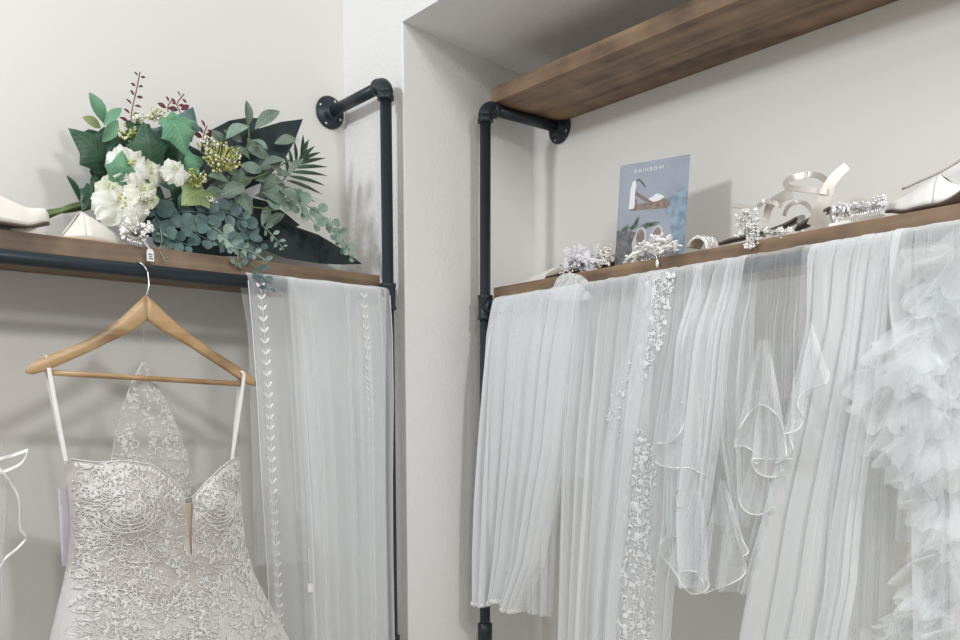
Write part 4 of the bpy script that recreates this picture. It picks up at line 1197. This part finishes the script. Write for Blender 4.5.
for x, y, a, L in ((0.04, 0.36, 0.3, 0.17), (0.08, 0.33, 1.0, 0.16), (0.2, 0.35, 0.9, 0.18), (0.26, 0.38, 1.2, 0.17), (0.32, 0.36, 0.4, 0.2), (0.38, 0.37, 0.2, 0.17), (0.46, 0.39, 0.1, 0.18), (0.18, 0.38, 0.2, 0.16)):
    ca, sa = math.cos(a), math.sin(a)
    printed('printed_leaf', [(x + L * (t * ca - w * sa), y + L * 0.72 * (t * sa + w * ca)) for t, w in ((0, 0), (.3, .16), (.7, .14), (1, 0), (.7, -.14), (.3, -.16))], gr, 3)
def oval(cx, cy, a, b, n=18, rot=0): return [(cx + a * math.cos(t) * math.cos(rot) - b * math.sin(t) * math.sin(rot), cy + a * math.cos(t) * math.sin(rot) * .72 + b * math.sin(t) * math.cos(rot)) for t in [2 * pi * i / n for i in range(n)]]
gy = mat('print_grey', (0.50, 0.50, 0.50), 0.5); br = fl((0.16, 0.12, 0.10), (0.26, 0.20, 0.17), 50)
for x in (0.36, 0.60):
    printed('printed_pair', [(x - .10, 0.12), (x - .12, 0.24), (x - .05, 0.36), (x + .02, 0.385), (x + .085, 0.34), (x + .095, 0.22), (x + .06, 0.10)], gy, 4)
    printed('printed_pair_lining', oval(x, 0.275, 0.062, 0.085), br, 5)
crv = bpy.data.curves.new('lettering', 'FONT'); crv.body = '\u00b7 RAINBOW \u00b7'; crv.size = 0.0115; crv.align_x = 'CENTER'; crv.space_character = 1.45; crv.extrude = 0.00005
crv.materials.append(mat('print_letter', (0.80, 0.83, 0.86), 0.5))
tmp = bpy.data.objects.new('lettering_source', crv); C.objects.link(tmp)
bpy.context.view_layer.update()
lme = bpy.data.meshes.new_from_object(tmp.evaluated_get(bpy.context.evaluated_depsgraph_get()))
bpy.data.objects.remove(tmp); bpy.data.curves.remove(crv)
lt = bpy.data.objects.new('lettering', lme); C.objects.link(lt); lt.parent = card
nx = cx_ if not flip else cx_
rm = Matrix((cx_, up_, cn_)).transposed().to_4x4()
lt.matrix_local = Matrix.Translation(cx_ * (cw * 0.43) + up_ * (chh * 0.905) + cn_ * 0.0006) @ rm

# ------------------------------------------------------------------ bouquet
bq = thing('bouquet', onY(200, 245, 2.06), 'large mixed greenery bouquet with white flowers lying on the left shelf', 'bouquet')
bq.location.z = LT
G_ivy = leafmat('ivy_dark', (0.018, 0.060, 0.035), (0.045, 0.115, 0.065), (0.075, 0.16, 0.095))
G_ivyb = leafmat('ivy_bright', (0.075, 0.22, 0.12), (0.15, 0.34, 0.20), (0.20, 0.41, 0.26))
G_oval = leafmat('oval_sage', (0.085, 0.14, 0.105), (0.19, 0.26, 0.20), (0.33, 0.40, 0.33))
G_lime = leafmat('lime_leaf', (0.16, 0.24, 0.08), (0.28, 0.36, 0.15), (0.38, 0.46, 0.25))
G_euc = leafmat('eucalyptus', (0.05, 0.105, 0.105), (0.135, 0.215, 0.205), None, 0.6)
G_eul = leafmat('eucalyptus_pale', (0.16, 0.25, 0.20), (0.30, 0.40, 0.33), None, 0.6)
G_blk = leafmat('black_green', (0.008, 0.020, 0.022), (0.016, 0.036, 0.036), None, 0.55)
G_palm = leafmat('palm', (0.014, 0.045, 0.028), (0.04, 0.09, 0.055), None, 0.5)
G_red = leafmat('red_leaf', (0.10, 0.012, 0.022), (0.20, 0.04, 0.055), None, 0.55)
G_stem = mat('green_stem', (0.075, 0.13, 0.045), 0.6, var=(30, (0.14, 0.20, 0.075)))
G_pet = mat('white_petal', (0.60, 0.62, 0.54), 0.6, sheen=0.1, var=(26, (0.78, 0.79, 0.74)))
G_petg = mat('cream_petal', (0.55, 0.57, 0.43), 0.6, sheen=0.1, var=(26, (0.74, 0.75, 0.64)))
G_yel = mat('yellow_green_bud', (0.50, 0.52, 0.16), 0.6)
G_bud = mat('white_bud', (0.82, 0.82, 0.76), 0.6)
OUT = {'oval': [(0, .04), (.12, .42), (.3, .82), (.48, 1), (.66, .9), (.84, .55), (.95, .2), (1, .0)],
       'round': [(0, .05), (.08, .5), (.25, .88), (.5, 1), (.75, .88), (.92, .5), (1, .0)],
       'lance': [(0, .1), (.15, .7), (.35, 1), (.6, .85), (.8, .5), (1, 0)]}
def leaf(mb, base, tip, width, shape='oval', face=None, cup=0.12, bend=0.10):
    """blade with a midrib fold; face = way its upper side looks"""
    base = Vector(base); tip = Vector(tip); d = tip - base; L = d.length; d.normalize()
    f = Vector(face) if face is not None else (CAM - base)
    f = (f - d * f.dot(d)).normalized(); w = d.cross(f)
    rows = []; uv = []
    for t, h in OUT[shape]:
        c = base + d * (L * t) + f * (L * bend * math.sin(pi * t)); hw = width * 0.5 * h
        for s in (-1, -.5, 0, .5, 1):
            rows.append(c + w * (hw * s) + f * (cup * width * (abs(s) - 0.3) * h)); uv.append((0.5 + 0.5 * s * h, t))
    n = len(OUT[shape])
    mb.add(rows, [(i * 5 + k, i * 5 + k + 1, i * 5 + k + 6, i * 5 + k + 5) for i in range(n - 1) for k in range(4)], uv)
def lobed(mb, base, tip, spread, face=None, lobes=5):
    """ivy leaf: pointed lobes fanned from the stalk"""
    base = Vector(base); tip = Vector(tip); d = tip - base; L = d.length; d.normalize()
    f = Vector(face) if face is not None else (CAM - base)
    f = (f - d * f.dot(d)).normalized(); w = d.cross(f)
    S_ = spread
    half = [(-0.02, 0.03), (-0.12, 0.30), (-0.06, 0.60), (0.14, 0.56), (0.24, 0.62), (0.44, 0.84), (0.50, 0.66), (0.56, 0.50), (0.72, 0.34), (0.88, 0.16), (1.0, 0.0)]
    mid = [base + d * (L * max(0, a) * 0.98) + f * (0.16 * L * math.sin(pi * max(0, a))) for a, c in half]
    for sg in (-1, 1):
        ed = [base + d * (L * a) + w * (sg * L * S_ * c) + f * (0.10 * L * math.sin(pi * max(0, a)) - 0.10 * L * c + 0.05 * L * abs(c) ** 2) for a, c in half]
        P = [[m.lerp(e, q) + f * (0.03 * L * math.sin(q * pi)) for q in (0, .35, .7, 1)] for m, e in zip(mid, ed)]
        o = len(mb.v); mb.grid(P)
        for i, (a, c) in enumerate(half):
            for k, q in enumerate((0, .35, .7, 1)): mb.uv[o + i * 4 + k] = (0.5 + 0.5 * sg * q * min(1, c * 1.3), max(0, min(1, a)))
rb_ = random.Random(77)
def Bp(x, y, Y): return onY(x, y, Y)
def face(s=0.5): return Vector((rb_.uniform(-.4, .35) * s * 2, -1, rb_.uniform(-.2, .7) * s * 2 + 0.2))
# bundle of stems
for k in range(7):
    y0 = 211 + (k % 4) * 2.6; st = MB()
    st.tube(spline([Bp(36 + k * 2, y0 + 1, 2.09 - .008 * (k % 3)), Bp(70, 211 - k * 0.9, 2.085 - .006 * (k % 4)), Bp(100, 203 - k, 2.07), Bp(135, 190 - 5 * k, 2.07)], 6), 0.0035, 7); st.build('stem', G_stem, bq)
# black-green backing leaves
for base, tip, w, bn in (((215, 190), (303, 119), 0.10, .05), ((200, 165), (262, 118), 0.085, .05), ((235, 232), (362, 264), 0.085, .06), ((210, 215), (300, 225), 0.10, .05), ((150, 235), (250, 255), 0.06, .05), ((185, 180), (200, 240), 0.10, 0.03), ((120, 215), (175, 232), 0.07, 0.03), ((90, 170), (140, 205), 0.06, 0.03), ((150, 160), (240, 190), 0.12, 0.03)):
    mb = MB(); leaf(mb, Bp(*base, 2.13), Bp(*tip, 2.12), w, 'lance', (0.1, -1, 0.15), 0.06, bn); mb.build('broad_dark_leaf', G_blk, bq)
# ivy
for base, tip, sp, Y, m in (((106, 166), (68, 128), 0.62, 2.03, G_ivy), ((150, 164), (143, 121), 0.66, 2.0, G_ivy), ((172, 120), (186, 156), 0.62, 1.985, G_ivyb), ((120, 184), (122, 150), 0.62, 1.985, G_ivyb),
                            ((182, 135), (193, 107), 0.6, 2.03, G_euc), ((150, 190), (146, 178), 0.9, 1.99, G_ivy), ((204, 190), (181, 206), 0.7, 1.99, G_lime), ((128, 130), (166, 150), 0.6, 2.02, G_ivy), ((165, 128), (196, 122), 0.6, 2.0, G_ivyb), ((96, 190), (82, 212), 0.6, 2.06, G_ivy), ((98, 132), (112, 168), 0.7, 2.06, G_ivy), ((120, 140), (100, 158), 0.7, 2.05, G_ivy), ((140, 150), (112, 140), 0.6, 2.07, G_ivy), ((160, 160), (190, 150), 0.7, 2.05, G_ivy), ((170, 190), (200, 172), 0.8, 2.04, G_ivy), ((150, 135), (176, 142), 0.7, 2.04, G_euc), ((95, 175), (118, 188), 0.7, 2.06, G_ivy), ((150, 215), (160, 186), 0.7, 2.03, G_ivy), ((185, 165), (205, 160), 0.8, 2.03, G_ivyb), ((100, 205), (90, 180), 0.5, 2.06, G_ivy)):
    mb = MB(); lobed(mb, Bp(*base, Y + .01), Bp(*tip, Y), sp, face(0.3)); mb.build('ivy_leaf', m, bq)
# oval leaves in the upper left
for base, tip, w, Y, m in (((105, 124), (89, 92), 0.030, 2.05, G_ivyb), ((104, 126), (122, 108), 0.022, 2.04, G_ivyb), ((101, 128), (82, 117), 0.022, 2.05, G_lime), ((102, 142), (118, 120), 0.026, 2.03, G_ivyb), ((80, 202), (66, 175), 0.020, 2.06, G_ivy), ((140, 160), (128, 140), 0.02, 2.02, G_lime)):
    mb = MB(); leaf(mb, Bp(*base, Y), Bp(*tip, Y - .01), w, 'oval', face(0.4)); mb.build('oval_leaf', m, bq)
# sage oval leaves on the right-hand stems
fixed = [((248, 126), (246, 100), .021), ((255, 129), (280, 111), .026), ((249, 126), (226, 139), .026), ((228, 150), (212, 130), .024), ((252, 140), (268, 150), .026), ((246, 148), (270, 160), .028), ((240, 165), (262, 172), .026), ((262, 165), (285, 160), .022), ((236, 175), (222, 160), .022), ((255, 180), (283, 182), .026), ((262, 192), (288, 206), .027), ((245, 186), (220, 196), .028), ((238, 190), (252, 214), .026), ((228, 182), (208, 176), .024), ((222, 190), (204, 200), .026), ((270, 205), (262, 226), .018), ((215, 165), (200, 152), .02), ((262, 178), (285, 196), .024), ((232, 200), (214, 214), .026), ((276, 175), (292, 176), .018), ((250, 160), (236, 148), .022), ((280, 190), (298, 204), .018)]
for b_, t_, w in fixed:
    Y = rb_.uniform(1.985, 2.06); mb = MB(); leaf(mb, Bp(*b_, Y + .012), Bp(*t_, Y), w * rb_.uniform(1.0, 1.2), 'oval', face(0.55), .16, .12); mb.build('sage_leaf', G_oval if rb_.random() < .8 else G_eul, bq)
for k in range(26):
    x, y = rb_.uniform(205, 292), rb_.uniform(140, 222); a = rb_.uniform(0, 6.28); L = rb_.uniform(17, 27); Y = rb_.uniform(2.03, 2.10)
    mb = MB(); leaf(mb, Bp(x, y, Y), Bp(x + L * math.cos(a), y + L * math.sin(a), Y - .012), rb_.uniform(.02, .028), 'oval', face(0.6), .16, .12); mb.build('sage_leaf', G_oval, bq)
for pts in ([(150, 205, 2.06), (200, 185, 2.05), (245, 150, 2.04), (248, 118, 2.03)], [(150, 205, 2.06), (215, 190, 2.04), (262, 175, 2.03), (290, 160, 2.04)], [(170, 205, 2.05), (230, 205, 2.03), (275, 210, 2.02)]):
    mb = MB(); mb.tube(spline([Bp(*p) for p in pts], 6), 0.0018, 6); mb.build('stem', G_stem, bq)
# palm
pm_ = MB(); pb = [Bp(270, 196, 2.10), Bp(285, 178, 2.10), Bp(300, 158, 2.11), Bp(306, 142, 2.11)]
pm_.tube(pb, 0.0014, 5)
for i, (tx, ty) in enumerate(((303, 134), (309, 139), (315, 146), (321, 152), (326, 158), (328, 167), (328, 176), (326, 186), (323, 195), (316, 203), (294, 140), (288, 147), (284, 153))):
    bx, by = [(301, 156), (300, 158), (298, 160), (296, 162), (294, 165), (292, 168), (290, 172), (288, 176), (286, 180), (283, 186), (296, 162), (292, 168), (288, 174)][i]
    leaf(pm_, Bp(bx, by, 2.10), Bp(tx, ty, 2.085), 0.0105, 'lance', (0, -1, .3), .2, .05)
pm_.build('palm_frond', G_palm, bq)
# eucalyptus sprigs: round leaves along a stem
def sprig(path, Y0, Y1, size, n, m, nm='eucalyptus_sprig', shape='round', asp=.95, pair=True):
    pts = spline([Bp(x, y, lerp(Y0, Y1, i / (len(path) - 1))) for i, (x, y) in enumerate(path)], 8)
    mb = MB(); mb.tube(pts, 0.0012, 5); L = len(pts)
    for i in range(n):
        f = (i + .6) / n; p = pts[min(L - 1, int(f * (L - 1)))]; q = pts[min(L - 1, int(f * (L - 1)) + 1)]; tg = (q - p).normalized() if (q - p).length > 1e-6 else Vector((1, 0, 0))
        s = size * (1 - 0.45 * f) * rb_.uniform(.8, 1.15); nn = Vector((0, -1, 0)); sd = tg.cross(nn).normalized()
        for sg in ((-1, 1) if pair else (rb_.choice((-1, 1)),)):
            di = (sd * sg + tg * rb_.uniform(.1, .7) + Vector((0, rb_.uniform(-.5, .2), 0))).normalized()
            leaf(mb, p + di * 0.003, p + di * (s + 0.003), s * asp, shape, Vector((rb_.uniform(-.4, .4), -1, rb_.uniform(-.2, .6))), .12, .08)
    return mb.build(nm, m, bq)
sprig([(150, 215), (165, 214), (182, 212), (200, 212), (214, 214)], 2.02, 1.985, 0.038, 5, G_euc)
sprig([(170, 200), (185, 222), (198, 234), (212, 242)], 2.02, 1.98, 0.042, 4, G_euc)
sprig([(190, 195), (206, 215), (218, 232), (228, 246)], 2.03, 1.985, 0.038, 5, G_euc)
sprig([(150, 200), (158, 222), (164, 236), (178, 244)], 2.02, 1.98, 0.038, 4, G_euc)
sprig([(225, 205), (240, 225), (252, 240), (262, 250)], 2.02, 1.98, 0.032, 5, G_euc)
sprig([(200, 220), (225, 235), (238, 250), (236, 266)], 2.0, 1.94, 0.028, 5, G_eul)
sprig([(262, 196), (290, 200), (318, 212), (336, 232), (350, 252)], 2.05, 2.0, 0.034, 7, G_eul)
sprig([(280, 196), (302, 206), (312, 220), (320, 228)], 2.05, 2.02, 0.034, 3, G_eul)
sprig([(330, 218), (333, 232), (341, 244), (355, 262)], 2.02, 2.0, 0.020, 6, G_eul)
sprig([(205, 225), (228, 240), (245, 258), (262, 275), (268, 292)], 2.0, LF - 0.066, 0.032, 7, G_euc, asp=.6, shape='oval')
sprig([(215, 235), (232, 246), (252, 252), (268, 262)], 2.0, 1.90, 0.026, 5, G_eul, asp=.6, shape='oval')
sprig([(160, 228), (162, 240), (160, 250), (166, 262)], 1.99, LF - 0.012, 0.012, 4, G_oval, asp=.5, shape='oval')
sprig([(240, 215), (248, 235), (244, 250)], 2.0, 1.97, 0.034, 3, G_euc)
sprig([(155, 232), (172, 240), (192, 246)], 2.0, 1.965, 0.030, 4, G_euc)
sprig([(262, 225), (275, 238), (284, 250)], 2.02, 1.99, 0.022, 4, G_eul, asp=.5, shape='oval')
sprig([(210, 205), (230, 214), (250, 222)], 1.995, 1.975, 0.036, 3, G_euc)
# red sprigs
sprig([(130, 128), (132, 110), (136, 92), (140, 72)], 2.06, 2.06, 0.020, 6, G_red, 'red_sprig', 'oval', .5)
sprig([(182, 128), (180, 112), (177, 104), (184, 94)], 2.06, 2.06, 0.024, 4, G_red, 'red_sprig', 'oval', .5)
sprig([(168, 112), (168, 106), (172, 100)], 2.06, 2.06, 0.022, 2, G_red, 'red_sprig', 'oval', .5)
sprig([(204, 142), (204, 134), (207, 126)], 2.05, 2.06, 0.026, 3, G_red, 'red_sprig', 'oval', .45)
# white flowers
def bloom(cx, cy, Y, rad, m, rings=3, seed=1, nm='white_flower'):
    r = random.Random(seed); c = Bp(cx, cy, Y); ax = (Vector((-0.1, -1, 0.25))).normalized(); u = ax.orthogonal().normalized(); w = ax.cross(u); mb = MB()
    for k in range(rings):
        n = 6 if k == 0 else 5; R_ = rad * (1 - 0.30 * k)
        for i in range(n):
            a = 2 * pi * (i + .5 * k) / n + r.uniform(-.2, .2); out = u * math.cos(a) + w * math.sin(a); tn = ax.cross(out)
            rows = []
            for p in range(7):
                t = p / 6; row = []
                for q in range(9):
                    s = (q - 4) / 4
                    wd = R_ * 0.50 * math.sin(pi * (0.12 + 0.72 * t)) ** .7
                    fr_ = 0.15 * R_ * t * t * math.sin(q * 1.7 + i * 2 + k)
                    row.append(c + out * (R_ * t * (1 - 0.10 * s * s)) + tn * (wd * s) + ax * (R_ * (0.10 + 0.13 * k) + R_ * (0.55 - .1 * k) * t * (1 - t) * 1.3 - 0.22 * R_ * s * s * t + fr_))
                rows.append(row)
            mb.grid(rows)
    o = mb.build(nm, m, bq)
    sm = MB()
    for i in range(8): sm.ball(c + ax * rad * .55 + u * r.uniform(-.2, .2) * rad + w * r.uniform(-.2, .2) * rad, rad * .06, 5)
    sm.build('stamens', G_yel, o)
bloom(119, 208, 1.995, 0.054, G_pet, 2, 1); bloom(141, 194, 1.99, 0.036, G_petg, 2, 2); bloom(128, 167, 2.0, 0.044, G_pet, 2, 3); bloom(150, 173, 2.0, 0.028, G_petg, 2, 4)
bloom(174, 173, 1.97, 0.029, G_pet, 2, 5); bloom(110, 190, 2.0, 0.030, G_petg, 2, 6)
# umbels of small buds
def umbel(x, y, r, Y, n, seed, mix=.5):
    q = random.Random(seed); gm = MB(); wm = MB(); yb = MB(); base = Bp(x - r * .3, y + r * .8, Y + .02)
    for i in range(n):
        a = q.uniform(0, 6.28); d = r * math.sqrt(q.random()); p = Bp(x + d * math.cos(a), y + d * .8 * math.sin(a), Y - .012 * (1 - d / r) + q.uniform(-.004, .004))
        gm.tube([base.lerp(p, .3), p], .0006, 4)
        (wm if q.random() < mix else yb).ball(p, q.uniform(.0016, .0034), 6)
    o = gm.build('bud_spray', G_yel, bq)
    if wm.v: wm.build('white_buds', G_bud, o)
    if yb.v: yb.build('yellow_buds', G_yel, o)
umbel(222, 157, 20, 1.99, 110, 1, .35); umbel(206, 143, 9, 1.99, 34, 2, .8); umbel(195, 178, 12, 1.985, 44, 3, .3); umbel(128, 132, 10, 2.02, 40, 4, .4); umbel(138, 118, 8, 2.03, 30, 5, .8); umbel(156, 114, 9, 2.03, 34, 6, .5); umbel(147, 196, 9, 1.965, 30, 7, .9); umbel(210, 200, 7, 1.99, 22, 8, .6)
